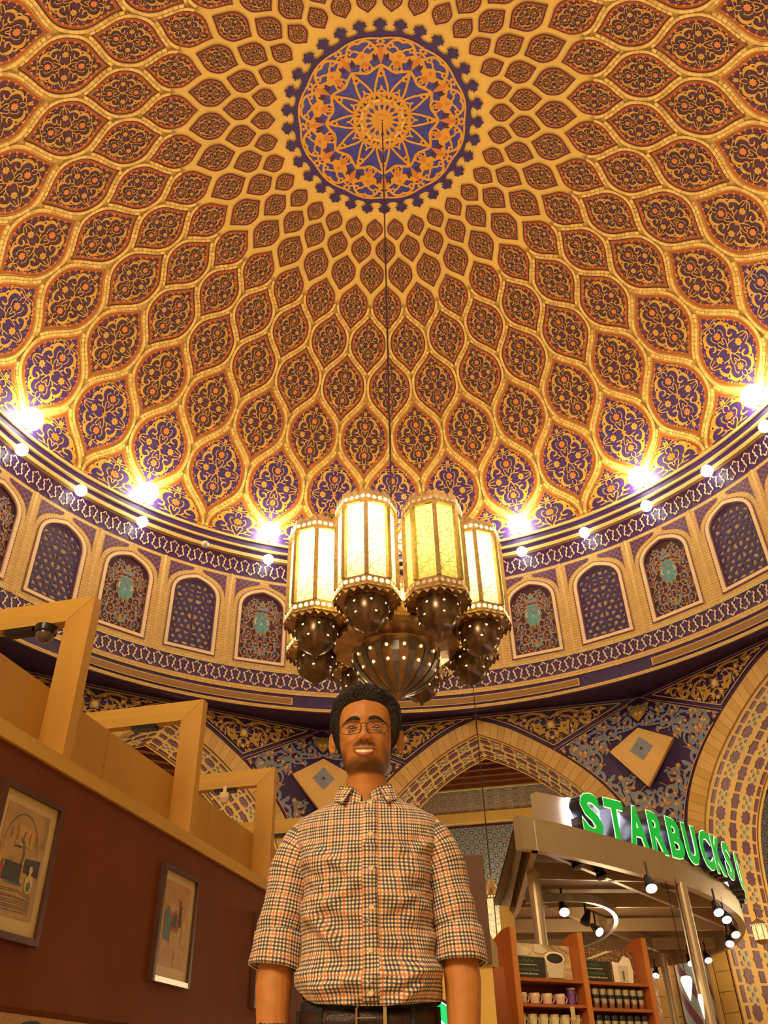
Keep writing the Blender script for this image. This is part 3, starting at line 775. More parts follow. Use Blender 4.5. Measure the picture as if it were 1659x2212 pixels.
def facet_scrolls():
    mb = MB(); h = .03; mp = lambda x, z, h: facmap(x*R, z, h)
    zz = [TOPZ-.022-.004*i for i in range(0, 140)]; zz = [z for z in zz if z > .40]
    for sx in (1, -1):
        P = lambda pts: [(sx*a, b) for a, b in pts]
        mb.ribbon(P([(max(0, xw(u_of_z(z))[0]-(.013 if z > ZA else .011)), z) for z in zz]), .0026, mp, TANL, h)
        sp = [(.034, .790, .022, 1.2), (.072, .768, .026, 3.6), (.120, .752, .027, 2.6), (.170, .738, .022, .6), (.128, .708, .022, 4.0), (.165, .702, .016, 1.4), (.128, .665, .027, 1.4), (.095, .622, .028, 3.4), (.045, .598, .028, .4), (.090, .575, .022, 2.2), (.028, .552, .024, 5.0), (.065, .535, .022, 1.0), (.015, .824, .012, 3.0), (.03, .505, .022, 2.0), (.03, .465, .016, 4.0), (.02, .43, .012, 2.0), (.205, .747, .014, 2.0), (.100, .795, .018, 1.0), (.062, .812, .014, 4.0), (.150, .770, .016, 5.0), (.098, .735, .016, 2.0), (.155, .728, .014, .2), (.125, .630, .018, 5.0), (.060, .640, .018, 2.4), (.068, .560, .016, 4.4), (.018, .585, .014, 1.2)]
        for i, (x, z, r, a0) in enumerate(sp):
            mb.ribbon(P(spiral(x, z, r, a0, 1.25, 1 if i % 2 else -1, 24, .25)), taper(25, .0085, .4, .35), mp, GREYB, h)
            mb.poly(P(leafp(x, z, a0+.5, r*.95, r*.55)), mp, GREYB, h+.002); mb.poly(P(leafp(x+r*.3, z-r*.4, a0+2.5, r*.95, r*.45)), mp, GREYB, h+.003)
            for q in range(3): aa = a0+2.1*q; mb.poly(P(leafp(x+r*.95*math.cos(aa), z+r*.95*math.sin(aa), aa+1.1, r*.8, r*.42)), mp, GREYB, h+.003)
            mb.ribbon(P(bez((x-r, z+r), (x, z+r*.5), (x+r*.6, z-r*.4), (x+r*.2, z-r*1.3), 8)), .0016, mp, TANL, h+.005)
            flower(mb, mp, sx*(x+r*.75), z+r*.75, .0065, 5, BRC, WHT, h+.006); flower(mb, mp, sx*(x-r*.6), z-r*.8, .0065, 5, ORFL, WHT, h+.006); flower(mb, mp, sx*(x+r*.1), z-r*.1, .0055, 5, BRC, WHT, h+.008)
        mb.ribbon(P(bez((0, .778), (.02, .758), (.05, .772), (.085, .752), 12)), .006, mp, GREYB, h)
        mb.ribbon(P(bez((.17, .72), (.12, .69), (.15, .65), (.11, .62), 12)), .006, mp, GREYB, h)
        mb.ribbon(P(bez((0, .612), (.01, .58), (.05, .58), (.06, .53), 12)), .006, mp, GREYB, h)
        mb.poly(P(leafp(.0, .802, 1.2, .026, .016)), mp, GOLD, h+.006); mb.poly(P(leafp(.006, .803, .2, .012, .010)), mp, GOLD, h+.006)
        mb.ribbon(P(bez((0, .545), (.012, .535), (.02, .522), (.035, .526), 6)), .0035, mp, ORFL, h+.004)
    mb.poly([(0, .842), (.006, .828), (.016, .812), (.010, .795), (0, .784), (-.010, .795), (-.016, .812), (-.006, .828)], mp, GOLD, h+.008)
    flower(mb, mp, .006, .809, .005, 6, WHT, WHT, h+.012); flower(mb, mp, -.006, .809, .005, 6, WHT, WHT, h+.012)
    keep = []
    for i, f in enumerate(mb.f):
        ok = True
        for q in f:
            x, z = abs(mb.v[q][0])/R, mb.v[q][2]/R
            if x > xw(u_of_z(z))[0]-.009 and not (z > .83): ok = False; break
            kt = .083*(1-(z-.716)/(.764-.716)) if z > .716 else .083*(z-.610)/(.716-.610)
            if .610 < z < .764 and x < kt-.004: ok = False; break
            if z > TOPZ-.02: ok = False; break
        if ok: keep.append(i)
    mb.f = [mb.f[i] for i in keep]; mb.m = [mb.m[i] for i in keep]
    return mb.data('scrollwork')
def kite():
    mb = MB(); K = [(0, .762), (.083, .716), (0, .610), (-.083, .716)]; c = (0, .702)
    def fm(x, z, h): # flat plate standing off the facet
        return (x*R, (1.086+.10*(z-.69))*R-h, z*R)
    mb.poly(K, fm, VOU, .06, thick=.12)
    mb.ribbon([(x*.9, c[1]+(z-c[1])*.9) for x, z in K], .0012, fm, VOU2, .064, closed=True)
    N = 6; w_, hh = .030, .032
    for i in range(-N+1, N):
        l = (1-abs(i)/N)*w_; z = .704+i*hh/N
        mb.poly([(-l, z), (l, z), (l, z+hh/N*.92), (-l, z+hh/N*.92)], fm, GREYB, .066)
    mb.poly(flowerp(0, .7065, .0045, 4, 0, 1), fm, DARK, .072)
    return mb.data('kite_plaque')
def soffit():
    mb = MB(); n = 70
    def sm(l, w_, h):   # signed length from the apex, w 0..1 through the wall
        s = 1 if l >= 0 else -1; p = at(IF, IL, abs(l)); a = at(IF, IL, max(0, abs(l)-.004)); b = at(IF, IL, abs(l)+.004)
        dx, dz = b[0]-a[0], b[1]-a[1]; q = math.hypot(dx, dz) or 1
        nx, nz = dz/q, -dx/q
        if nz > 0: nx, nz = -nx, -nz
        nx = -abs(nx) if abs(l) > .01 else 0
        return (s*(p[0]*R+nx*h), (AP+.2*w_)*R, p[1]*R+nz*h)
    sf = MB()
    for s in (1, -1):
        for i in range(n):
            l0, l1 = s*IL*i/n, s*IL*(i+1)/n
            if i == 0: l0 = s*1e-6
            sf.add([sm(l0, 0, 0), sm(l1, 0, 0), sm(l1, 1, 0), sm(l0, 1, 0)], [(0, 1, 2, 3)], VOU)
    ps = .068; nper = int(IL/ps); h = .012; hh = .018
    def rect(l0, l1, w0, w1, m): 
        for s in (1, -1): sf_ = mb.add([sm(s*l0, w0, hh), sm(s*l1, w0, hh), sm(s*l1, w1, hh), sm(s*l0, w1, hh)], [(0, 1, 2, 3)], m)
    def shape(cl, cw, pts, m, hx=.018):
        for s in (1, -1): mb.poly([(s*(cl+a), cw+b) for a, b in pts], sm, m, hx)
    a8 = [(.011*(1.25 if i % 2 == 0 else .95)*math.cos(math.pi*i/8+math.pi/8*0), .058*(1.25 if i % 2 == 0 else .95)*math.sin(math.pi*i/8)) for i in range(16)]
    sq = [(-.011, -.045), (.011, -.045), (.011, .045), (-.011, .045)]
    st = [(-.013, -.06), (-.004, -.06), (0, -.085), (.004, -.06), (.013, -.06), (.013, -.02), (.018, 0), (.013, .02), (.013, .06), (.004, .06), (0, .085), (-.004, .06), (-.013, .06), (-.013, .02), (-.018, 0), (-.013, -.02)]
    drop = [(.0050*math.cos(t*math.pi/4), .024*math.sin(t*math.pi/4)) for t in range(8)]
    for i in range(nper):
        c = (i+.25)*ps; c2 = (i+.75)*ps
        shape(c, .27, st, PURPLE); shape(c, .5, sq, PURPLE); shape(c, .73, st, PURPLE)
        rect(c-.012, c+.012, .09, .135, PURPLE); rect(c-.012, c+.012, .865, .91, PURPLE)
        shape(c2, .5, [(-.017, -.05), (-.006, -.05), (0, -.08), (.006, -.05), (.017, -.05), (.017, .05), (.006, .05), (0, .08), (-.006, .05), (-.017, .05)], PURPLE)
        rect(c2-.016, c2+.016, .08, .135, PURPLE); rect(c2-.016, c2+.016, .865, .92, PURPLE)
        for cw in (.28, .72):
            for a, b in ((0, 0), (.010, .055), (-.010, .055), (.010, -.055), (-.010, -.055)): shape(c2+a, cw+b, drop, SKYB, .02)
    # rolled edge moulding at the back and front lip
    for w0, w1, m in ((.0, .045, VOU2), (.955, 1.0, VOU)):
        for s in (1, -1):
            for i in range(n): 
                l0, l1 = max(1e-6, IL*i/n), IL*(i+1)/n; sf.add([sm(s*l0, w0, .03), sm(s*l1, w0, .03), sm(s*l1, w1, .03), sm(s*l0, w1, .03)], [(0, 1, 2, 3)], m)
    return sf.data('soffit_shell'), mb.data('soffit_tile_inlay')
def voussoirs():
    L_ = []; n = 34; tot = 1.0
    for i in range(n):
        mb = MB(); t0, t1 = i/n, (i+1)/n; e = .0005
        def lp(F_, L2, t): return at(F_, L2, t*(L2-.42))
        for s in (1,):
            a0, a1 = lp(IF, IL, t0+e), lp(IF, IL, t1-e); b0, b1 = lp(OF, OL, t0+e), lp(OF, OL, t1-e)
            if i == 0: a0 = (0.0006, IC[0][1]); b0 = (.0006, OC[0][1])
            q = [a0, a1, b1, b0]; vs = [fmap(x, z, .03) for x, z in q]+[fmap(x, z, -.01) for x, z in q]
            mb.add(vs, [(0, 1, 2, 3), (0, 4, 5, 1), (1, 5, 6, 2), (2, 6, 7, 3), (3, 7, 4, 0)], VOU if i % 3 else VOU2)
        L_.append(mb.data('voussoir'))
        m2 = MB(); m2.v = [(-x, y, z) for x, y, z in mb.v]; m2.f = [f[::-1] for f in mb.f]; m2.m = mb.m; m2.mats = mb.mats; m2.uv = mb.uv
        L_.append(m2.data('voussoir'))
    mb = MB()
    for sx in (1, -1):
        a = at(IF, IL, IL-.42); b = at(OF, OL, OL-.42)
        zs = list(np.linspace(min(a[1], b[1])+.004, ZF, 12))
        for z0, z1 in zip(zs, zs[1:]):
            vs = [fmap(sx*.35, z0-.0005, .03), fmap(sx*.35, z1+.0005, .03), fmap(sx*.39, z1+.0005, .03), fmap(sx*.39, z0-.0005, .03)]
            mb.add(vs, [(0, 1, 2, 3)], VOU)
    L_.append(mb.data('jamb'))
    return L_
FWM, TRM, TSC, FCT, FSC, KIT = face_wall(), trims(), triangle_scrolls(), facet(), facet_scrolls(), kite()
SOF, SOI = soffit(); VOL = voussoirs()
# banded corner column
def column():
    mb = MB(); r = .31; n = 32; Z0, Z1 = ZF*R, .30*R; y0 = 1.125*R; w_ = .13; sl = .75/math.pi
    seq = (SKYB, SKYB, TANL, PURPLE, PURPLE, TANL)
    for j in range(n):
        a0, a1 = 2*math.pi*j/n, 2*math.pi*(j+1)/n; ph0, ph1 = a0*sl*2, a1*sl*2; k0 = int(-1.6/w_)
        zz = Z0-1.6
        for i in range(int((Z1-Z0+3.4)/w_)):
            m = seq[i % 6]; h0 = (.022 if m is TANL else w_); q = [(a0, zz+ph0), (a1, zz+ph1), (a1, zz+ph1+h0), (a0, zz+ph0+h0)]; zz += h0
            q = [(a, max(Z0, min(Z1, z))) for a, z in q]
            if q[2][1]-q[1][1] < 1e-6 and q[3][1]-q[0][1] < 1e-6: continue
            mb.add([(r*math.sin(a), y0-.15+r*math.cos(a), z) for a, z in q], [(0, 1, 2, 3)], m)
    mb.lathe([(.34, Z1-.1), (.34, Z1), (.30, Z1+.12), (0.0, Z1+.14)], VOU, 20, (0, y0-.15, 0)); return mb.data('banded_column')
COLM = column()
SIDES = [(0, 1, 'far', 'arched wall at the back of the court, above the standing man'), (1, 5, 'right', 'arched wall right of the coffee kiosk with patterned soffit'), (2, 9, 'right_near', 'arched wall on the near right side'), (3, 13, 'rear_right', 'arched wall behind on the right'), (4, 17, 'rear', 'arched wall over the photographer'), (5, 21, 'rear_left', 'arched wall behind on the left'), (6, 25, 'left_near', 'arched wall on the near left side'), (7, 29, 'left', 'arched wall seen through the timber frames on the left')]
for i, k, nm, lb in SIDES:
    rz = -(k*ST)-A0; wl = empty('wall_'+nm, (0, CY, H), rz); wl['kind'] = 'structure'; wl['label'] = lb
    o = link(FWM, 'spandrel_wall', wl); link(TRM, 'gold_line_trim', o); link(TSC, 'scrollwork', o)
    o = link(SOF, 'soffit_shell', wl); link(SOI, 'soffit_tile_inlay', o, kind='stuff')
    o = link(FCT, 'corner_facet', wl, rz=-2*ST); link(FSC, 'scrollwork', o); link(KIT, 'kite_plaque', o); link(COLM, 'banded_column', o)
    for v in VOL: link(v, v.name.split('.')[0], wl)
# flat navy soffit between the round drum and the octagon
mb = MB(); n = 128; vs = []
for i in range(n):
    a = 2*math.pi*i/n; kk = ((a/ST-1+2) % 4)-2; ro = AP/math.cos(kk*ST)+.003
    vs += [(.999*R*math.sin(a), .999*R*math.cos(a), .8535*R), (ro*R*math.sin(a), ro*R*math.cos(a), .8655*R)]
mb.add(vs, [(2*i, 2*i+1, (2*i+3) % (2*n), (2*i+2) % (2*n)) for i in range(n)], NAVY); mb.build('corner_soffit', DRUM, rz=-A0)
# ------------------------------------------------------------------ halls beyond the arches
def starmat():
    m, n, L, b = nodes_of('blue_star_tile', .85)
    tc = n.new('ShaderNodeUVMap'); mpn = n.new('ShaderNodeMapping'); mpn.inputs['Rotation'].default_value[2] = math.radians(45); s = 1/.19; mpn.inputs['Scale'].default_value = (s, s, 1)
    L.new(tc.outputs[0], mpn.inputs[0]); sp = n.new('ShaderNodeSeparateXYZ'); L.new(mpn.outputs[0], sp.inputs[0])
    fx = vmath(n, L, 'SUBTRACT', vmath(n, L, 'FRACT', sp.outputs[0]), .5); fy = vmath(n, L, 'SUBTRACT', vmath(n, L, 'FRACT', sp.outputs[1]), .5)
    ax = vmath(n, L, 'ABSOLUTE', fx); ay = vmath(n, L, 'ABSOLUTE', fy)
    astroid = vmath(n, L, 'ADD', vmath(n, L, 'POWER', ax, .62), vmath(n, L, 'POWER', ay, .62))
    c = mixc(n, L, vmath(n, L, 'GREATER_THAN', vmath(n, L, 'MAXIMUM', ax, ay), .455), (.17, .23, .30), (.33, .34, .33))
    c = mixc(n, L, vmath(n, L, 'LESS_THAN', astroid, .62), c, (.03, .03, .09))
    c = mixc(n, L, vmath(n, L, 'LESS_THAN', vmath(n, L, 'ADD', vmath(n, L, 'POWER', vmath(n, L, 'ABSOLUTE', vmath(n, L, 'ADD', fx, fy)), .8), vmath(n, L, 'POWER', vmath(n, L, 'ABSOLUTE', vmath(n, L, 'SUBTRACT', fx, fy)), .8)), .42), c, (.70, .36, .08))
    L.new(c, b.inputs['Base Color']); return m
STAR = starmat()
def arabmat():
    m, n, L, b = nodes_of('grey_arabesque_band', .45)
    tc = n.new('ShaderNodeUVMap'); sp = n.new('ShaderNodeSeparateXYZ'); L.new(tc.outputs[0], sp.inputs[0])
    def w_(a, f, ph=0): return vmath(n, L, 'SINE', vmath(n, L, 'MULTIPLY', a, f))
    u, v = sp.outputs[0], sp.outputs[1]
    s1 = vmath(n, L, 'ADD', w_(u, 17), vmath(n, L, 'COSINE', vmath(n, L, 'MULTIPLY', v, 18)))
    s2 = vmath(n, L, 'ADD', w_(u, 50), vmath(n, L, 'COSINE', vmath(n, L, 'MULTIPLY', v, 54)))
    s3 = vmath(n, L, 'SINE', vmath(n, L, 'MULTIPLY', vmath(n, L, 'ADD', s1, vmath(n, L, 'MULTIPLY', s2, .35)), 6.0))
    c = mixc(n, L, vmath(n, L, 'GREATER_THAN', s3, .25), (.27, .26, .29), (.55, .43, .30))
    c = mixc(n, L, vmath(n, L, 'GREATER_THAN', vmath(n, L, 'MULTIPLY', s2, s3), .95), c, (.42, .16, .07))
    c = mixc(n, L, vmath(n, L, 'LESS_THAN', vmath(n, L, 'ABSOLUTE', vmath(n, L, 'SUBTRACT', s1, .9)), .09), c, (.12, .17, .17))
    L.new(c, b.inputs['Base Color']); return m
ARAB = arabmat()
WOODC = mat('dark_wood_ceiling', (.17, .055, .018), .5, var=.35, vscale=3, stretch=(1, 12, 1))
def hall():
    P_ = []; ap = 1.66; Wd = .98
    def strip(z0, z1, h, m, name):
        mb = MB(); mb.add([fmap(-Wd, z0, h, ap), fmap(Wd, z0, h, ap), fmap(Wd, z1, h, ap), fmap(-Wd, z1, h, ap)], [(0, 1, 2, 3)], m, [(-Wd*R, (z0-z1)*R/2), (Wd*R, (z0-z1)*R/2), (Wd*R, (z1-z0)*R/2), (-Wd*R, (z1-z0)*R/2)]); P_.append((mb.data(name), name))
    strip(ZF, .729, 0, STAR, 'star_tile_wall'); strip(.720, .729, .05, MAROONF, 'dark_strip'); strip(.734, .766, .10, VOU, 'lower_gold_band'); strip(.729, .734, .06, VOU2, 'gold_fillet')  # thin dark plum line below the gold bands
    strip(.766, .838, .06, ARAB, 'arabesque_band'); strip(.838, .864, .12, VOU2, 'upper_gold_band'); strip(.835, .838, .08, TEAL, 'teal_line')
    mb = MB(); y0, y1 = 1.26*R, 1.66*R; z = .866*R
    mb.box((0, (y0+y1)/2, z+.06), (2*Wd*R, y1-y0, .12), WOODC)
    P_.append((mb.data('wooden_ceiling'), 'wooden_ceiling'))
    mb = MB(); mb.box((0, 0, 0), (2*Wd*R, .16, .22), WOODC); bm_ = mb.data('ceiling_beam')
    return P_, bm_
HP, BEAM = hall()
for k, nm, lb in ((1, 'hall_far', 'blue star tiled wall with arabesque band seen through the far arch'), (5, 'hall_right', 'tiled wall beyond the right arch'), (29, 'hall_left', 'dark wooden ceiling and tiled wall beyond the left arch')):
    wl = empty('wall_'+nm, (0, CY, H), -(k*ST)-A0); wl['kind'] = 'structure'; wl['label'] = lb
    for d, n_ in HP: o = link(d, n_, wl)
    for i in range(7): link(BEAM, 'ceiling_beam', wl, loc=(0, (1.29+.06*i)*R, .866*R-.10))
MARB = mat('marble_floor', (.55, .40, .24), .25, var=.15, vscale=.6)
mb = MB(); mb.box((0, 8, -.1), (60, 60, .2), MARB); fl_ = mb.build('floor'); fl_['kind'] = 'structure'; fl_['label'] = 'polished beige marble floor'
# ------------------------------------------------------------------ lamps at the foot of the dome
GLOW = mat('lamp_glow', (1, 1, 1), .3, var=0, emit=(1.0, .93, .80), es=45); GLOWD = mat('downlight_glow', (1, 1, 1), .3, var=0, emit=(1.0, .93, .84), es=9)
GLOW2 = mat('lamp_lens_unlit', (.6, .5, .4), .2, var=0)
def sph(r, m, n=14, sq=1.0, c=(0, 0, 0)):
    mb = MB(); mb.lathe([(max(.0001, r*math.sin(math.pi*i/10)), -r*sq*math.cos(math.pi*i/10)) for i in range(11)], m, n, c); return mb
UPB = sph(.27, GLOW).data('bulb'); LOB = sph(.14, GLOWD).data('bulb'); LOU = sph(.10, GLOW2).data('bulb')  # uplight bulb oversized so that its shape takes in the lamp glare
mb = MB(); mb.lathe([(.0, -.10), (.05, -.10), (.07, .0), (.05, .02)], BRONZE, 14); mb.box((0, .12, -.12), (.05, .25, .04), BRONZE); UPH = mb.data('housing')
def polw(k, r, z): a = k*ST+A0; return (r*R*math.sin(a), CY+r*R*math.cos(a), z*R+H)
order = {0: 'behind the chandelier', -2: 'first left of the chandelier', -4: 'second left of the chandelier', -6: 'at the left edge', 2: 'first right of the chandelier', 4: 'second right of the chandelier', 6: 'at the right edge'}
for q in range(16):
    k = 2*q if q <= 8 else 2*q-32
    e = empty('uplight', polw(k, .972, 1.386), -(k*ST)-A0)
    link(UPH, 'housing', e); link(UPB, 'bulb', e, loc=(0, 0, .14))
    if k in order: tag(e, 'dazzling uplight on the dome ledge, '+order[k], 'light', 'uplights on the dome ledge')
    else: tag(e, 'unseen uplight on the near side of the dome ledge, %s' % {8: 'due right', -8: 'due left', 16: 'straight above', 10: 'right rear', -10: 'left rear', 12: 'rear right of centre', -12: 'rear left of centre', 14: 'rear, just right', -14: 'rear, just left'}.get(k, ''), 'light', 'uplights on the dome ledge')
    p = polw(k, .945, 1.415)
    lamp('POINT', 'uplight_beam', p, 128, (1.0, .77, .35), .12)
ro = {-6: 'nearest the left edge', -5: 'second from the left edge', -4: 'under the second uplight left of the chandelier', -3: 'unlit, between two lit ones on the left', -2: 'just left of the chandelier', 2: 'just right of the chandelier', 3: 'second right of the chandelier', 4: 'third right of the chandelier, the largest glare', 5: 'fourth right of the chandelier', 6: 'at the right edge'}
for k in range(-6, 7):
    if k in (-1, 0, 1): continue
    lb = 'round white downlight on the cornice ring, '+ro[k] if k != -3 else 'small unlit lamp on the cornice ring, left of the chandelier between two lit lamps'
    e = empty('downlight', polw(k, .972, 1.302), -(k*ST)-A0); mb = MB(); mb.box((0, .10, .02), (.05, .22, .05), BRONZE); mb.build('bracket', e)
    link(LOU if k == -3 else LOB, 'bulb', e); tag(e, lb, 'light', 'downlights on the cornice ring')
    if k != -3: lamp('POINT', 'downlight_beam', polw(k, .90, 1.285), 5, (1.0, .78, .45), .2)
# ------------------------------------------------------------------ chandelier
CH = empty('chandelier', (-.10, CY, 5.15)); tag(CH, 'brass chandelier of eight glowing octagonal lanterns around a big bronze bowl, hung from the dome', 'chandelier')
def glassmat(name, col, es, line):
    m, n, L, b = nodes_of(name, .3)
    tc = n.new('ShaderNodeTexCoord'); v = n.new('ShaderNodeTexVoronoi'); v.feature = 'DISTANCE_TO_EDGE'; v.inputs['Scale'].default_value = 13
    L.new(tc.outputs['Object'], v.inputs['Vector']); f = vmath(n, L, 'LESS_THAN', v.outputs['Distance'], .06)
    b.inputs['Base Color'].default_value = (*col, 1); b.inputs['Emission Color'].default_value = (*col, 1)
    em = vmath(n, L, 'MULTIPLY', vmath(n, L, 'SUBTRACT', 1.0, vmath(n, L, 'MULTIPLY', f, line)), es)
    # lamp light put into the pane's own emission, stronger towards its top
    sp = n.new('ShaderNodeSeparateXYZ'); L.new(tc.outputs['Object'], sp.inputs[0])
    mr = n.new('ShaderNodeMapRange'); mr.interpolation_type = 'SMOOTHSTEP'; mr.inputs['From Min'].default_value = .60; mr.inputs['From Max'].default_value = 1.35; mr.inputs['To Min'].default_value = .14; mr.inputs['To Max'].default_value = 1.0
    L.new(sp.outputs[2], mr.inputs['Value'])
    L.new(vmath(n, L, 'MULTIPLY', em, mr.outputs[0]), b.inputs['Emission Strength']); return m
GL1 = glassmat('lit_lace_glass', (1.0, .86, .34), 6.5, .8); GL2 = glassmat('yellow_green_lace_glass', (.92, .90, .20), 1.9, .85)
STARE = mat('pierced_star_glow', (1, .8, .4), .4, var=0, emit=(1.0, .80, .38), es=2.2); STARD = mat('pierced_star_dim', (.6, .4, .2), .4, var=0, emit=(1.0, .62, .30), es=.35)
SMB = mat('smoked_bronze', (.20, .125, .075), .24, metal=.7, var=.35, vscale=9)
def lantern(glass, st):
    r = .40; zb_, zt = .66, 1.80; oct_ = [(r*math.sin(math.pi/4*i+math.pi/8), r*math.cos(math.pi/4*i+math.pi/8)) for i in range(8)]
    fr = MB()
    for i, (x, y) in enumerate(oct_):
        fr.box((x, y, (zb_+zt)/2), (.055, .05, zt-zb_), BRASS, rz=-(math.pi/4*i+math.pi/8))
    bands = []
    for z0, z1 in ((zb_-.13, zb_), (zt, zt+.13)):
        bn = MB()
        for i in range(8):
            a, b = oct_[i], oct_[(i+1) % 8]; sc = 1.04
            bn.add([(a[0]*sc, a[1]*sc, z0), (b[0]*sc, b[1]*sc, z0), (b[0]*sc, b[1]*sc, z1), (a[0]*sc, a[1]*sc, z1)], [(0, 1, 2, 3)], BRASS)
        bands.append(bn.data('pierced_band'))
    stars = MB()
    for z in (zb_-.065, zt+.065):
        for i in range(8):
            a, b = oct_[i], oct_[(i+1) % 8]; nx, ny = math.sin(math.pi/4*(i+1)), math.cos(math.pi/4*(i+1)); tx, ty = (b[0]-a[0]), (b[1]-a[1]); l = math.hypot(tx, ty); tx /= l; ty /= l
            for q in range(4):
                t = (q+.5)/4; cx, cy = (a[0]+(b[0]-a[0])*t)*1.05, (a[1]+(b[1]-a[1])*t)*1.05
                stars.poly(flowerp(0, 0, .034, 8, .28, 2), lambda u, v, h: (cx+tx*u+nx*.006, cy+ty*u+ny*.006, z+v), st, 0)
    # scalloped skirt, crown and flat bottom ring
    sk = MB()
    def scal(z0, z1, sc0, sc1, up):
        N = 48; vs = []
        for i in range(N):
            t = i/N*8; a, b = oct_[int(t) % 8], oct_[(int(t)+1) % 8]; f = t % 1; x, y = a[0]+(b[0]-a[0])*f, a[1]+(b[1]-a[1])*f
            d = .03*(1 if i % 2 else -1)*(1 if up else -1); vs += [(x*sc0, y*sc0, z0), (x*sc1, y*sc1, z1+d)]
        sk.add(vs, [(2*i, 2*i+1, (2*i+3) % (2*N), (2*i+2) % (2*N)) for i in range(N)], BRASS)
    scal(zb_-.12, zb_-.20, 1.04, 1.10, False); SKL = [sk]; sk.lathe([(.445, zb_-.16), (.40, zb_-.17), (.30, zb_-.175), (.285, zb_-.19)], BRONZE, 8, a0=math.pi/8, a1=2*math.pi+math.pi/8)
    sk = MB(); scal(zt+.12, zt+.20, 1.04, 1.02, True)
    sk.lathe([(.40, zt+.14), (.28, zt+.22), (.10, zt+.30), (.03, zt+.42), (.0, zt+.44)], BRONZE, 8, a0=math.pi/8, a1=2*math.pi+math.pi/8)
    bw = MB(); bw.lathe([(.285, .48), (.285, .42), (.280, .35), (.258, .26), (.212, .175), (.145, .11), (.075, .07), (.03, .05), (.025, .02), (.0, .01)], SMB, 28)
    bd = MB()
    for zz, rr_, nn in ((.38, .280, 8), (.24, .250, 6)):
        for i in range(nn):
            a = 2*math.pi*i/nn+.2; bd.poly(flowerp(0, 0, .018, 6, .2, 2), lambda u, v, h: ((rr_+.006-v*.3)*math.sin(a)+u*math.cos(a), (rr_+.006-v*.3)*math.cos(a)-u*math.sin(a), zz+v), STARE, 0)
    gp = MB(); a, b = oct_[7], oct_[0]; s_ = .93
    gp.add([(a[0]*s_, a[1]*s_, zb_), (b[0]*s_, b[1]*s_, zb_), (b[0]*s_, b[1]*s_, zt), (a[0]*s_, a[1]*s_, zt)], [(0, 1, 2, 3)], glass)
    return [fr.data('lantern'), ('pierced_band', bands[0]), ('pierced_band', bands[1]), ('pierced_stars', stars.data('pierced_stars')), ('scalloped_skirt', SKL[0].data('scalloped_skirt')), ('crown', sk.data('crown')), ('bronze_bowl', bw.data('bronze_bowl', True)), ('glowing_piercings', bd.data('glowing_piercings'))], gp.data('glass_pane')
LA, GA = lantern(GL1, STARE); LB, GB = lantern(GL2, STARD)
for i in range(8):
    a = math.pi-(i-.5)*math.pi/4+math.radians(-6); L_, G_ = (LB, GB) if i == 1 else (LA, GA)
    e = link(L_[0], 'lantern', CH, loc=(1.18*math.sin(a), 1.18*math.cos(a), .37), rz=-a-.06)
    if i == 1: e['label'] = 'dimmer yellow-green lantern with visible lace glass'
    for nm, d in L_[1:]: link(d, nm, e, kind='stuff' if nm in ('pierced_stars', 'glowing_piercings') else None)
    for q in range(8): link(G_, 'glass_pane', e, rz=math.pi/4*q)
bw = MB(); bw.lathe([(.74, .80), (.62, .70), (.585, .66), (.60, .58), (.575, .46), (.50, .33), (.38, .21), (.24, .12), (.10, .07), (.05, .04), (.04, .02), (.0, 0)], BRONZE, 48)
bo = bw.build('great_bowl', CH, smooth=True)
ST2 = mat('pewter_stripe', (.24, .22, .22), .35, metal=.8, var=.2)
for i in range(16):
    a = 2*math.pi*i/16; m_ = MB(); vs = []
    for r_, z_ in ((.604, .58), (.58, .46), (.505, .33), (.386, .21), (.246, .12), (.11, .068)):
        wd = .035*r_/.6+.012; vs += [(r_*1.006*math.sin(a)-wd*math.cos(a), r_*1.006*math.cos(a)+wd*math.sin(a), z_-.004), (r_*1.006*math.sin(a)+wd*math.cos(a), r_*1.006*math.cos(a)-wd*math.sin(a), z_-.004)]
    m_.add(vs, [(2*q, 2*q+1, 2*q+3, 2*q+2) for q in range(5)], ST2); m_.build('stripe', bo)
bd = MB()
for zz, rr_, nn, ph in ((.53, .597, 16, .5), (.36, .525, 16, .5)):
    for i in range(nn):
        a = 2*math.pi*(i+ph)/nn; bd.poly(flowerp(0, 0, .024, 6, .25, 2), lambda u, v, h: ((rr_+.006+v*.3)*math.sin(a)+u*math.cos(a), (rr_+.006+v*.3)*math.cos(a)-u*math.sin(a), zz+v), STARE, 0)
bd.build('glowing_piercings', bo, kind='stuff')
pl = MB(); pl.lathe([(.60, .68), (.86, .74), (.88, .80), (.80, .92), (.3, 1.0)], BRONZE, 16); pl.build('petal_plate', CH)
pz = MB(); pz.lathe([(.88, .84), (.88, 1.02)], BRASS, 16)
for i in range(16):
    a = 2*math.pi*(i+.5)/16; rr_ = .875
    for s_, rad in ((0, .05),): pz.poly(flowerp(0, 0, rad, 8, .25, 2), lambda u, v, h: ((rr_+.012)*math.sin(a)+u*math.cos(a), (rr_+.012)*math.cos(a)-u*math.sin(a), .93+v), STARE, 0)
pz.build('pierced_ring', CH, kind='stuff')
cc = MB(); cc.lathe([(.16, .95), (.16, 1.4), (.09, 1.5), (.09, 2.5), (.05, 2.6), (.0, 2.7)], BRASS, 16); cc.build('centre_post', CH)
for i in range(8):
    a = math.pi-(i-.5)*math.pi/4+math.radians(-6); am = MB(); x, y = math.sin(a), math.cos(a)
    am.tube([(x*.1, y*.1, 2.5), (x*.6, y*.6, 2.62), (x*1.1, y*1.1, 2.72), (x*1.18, y*1.18, 2.62)], .022, BRASS, 6); am.build('arm', CH)
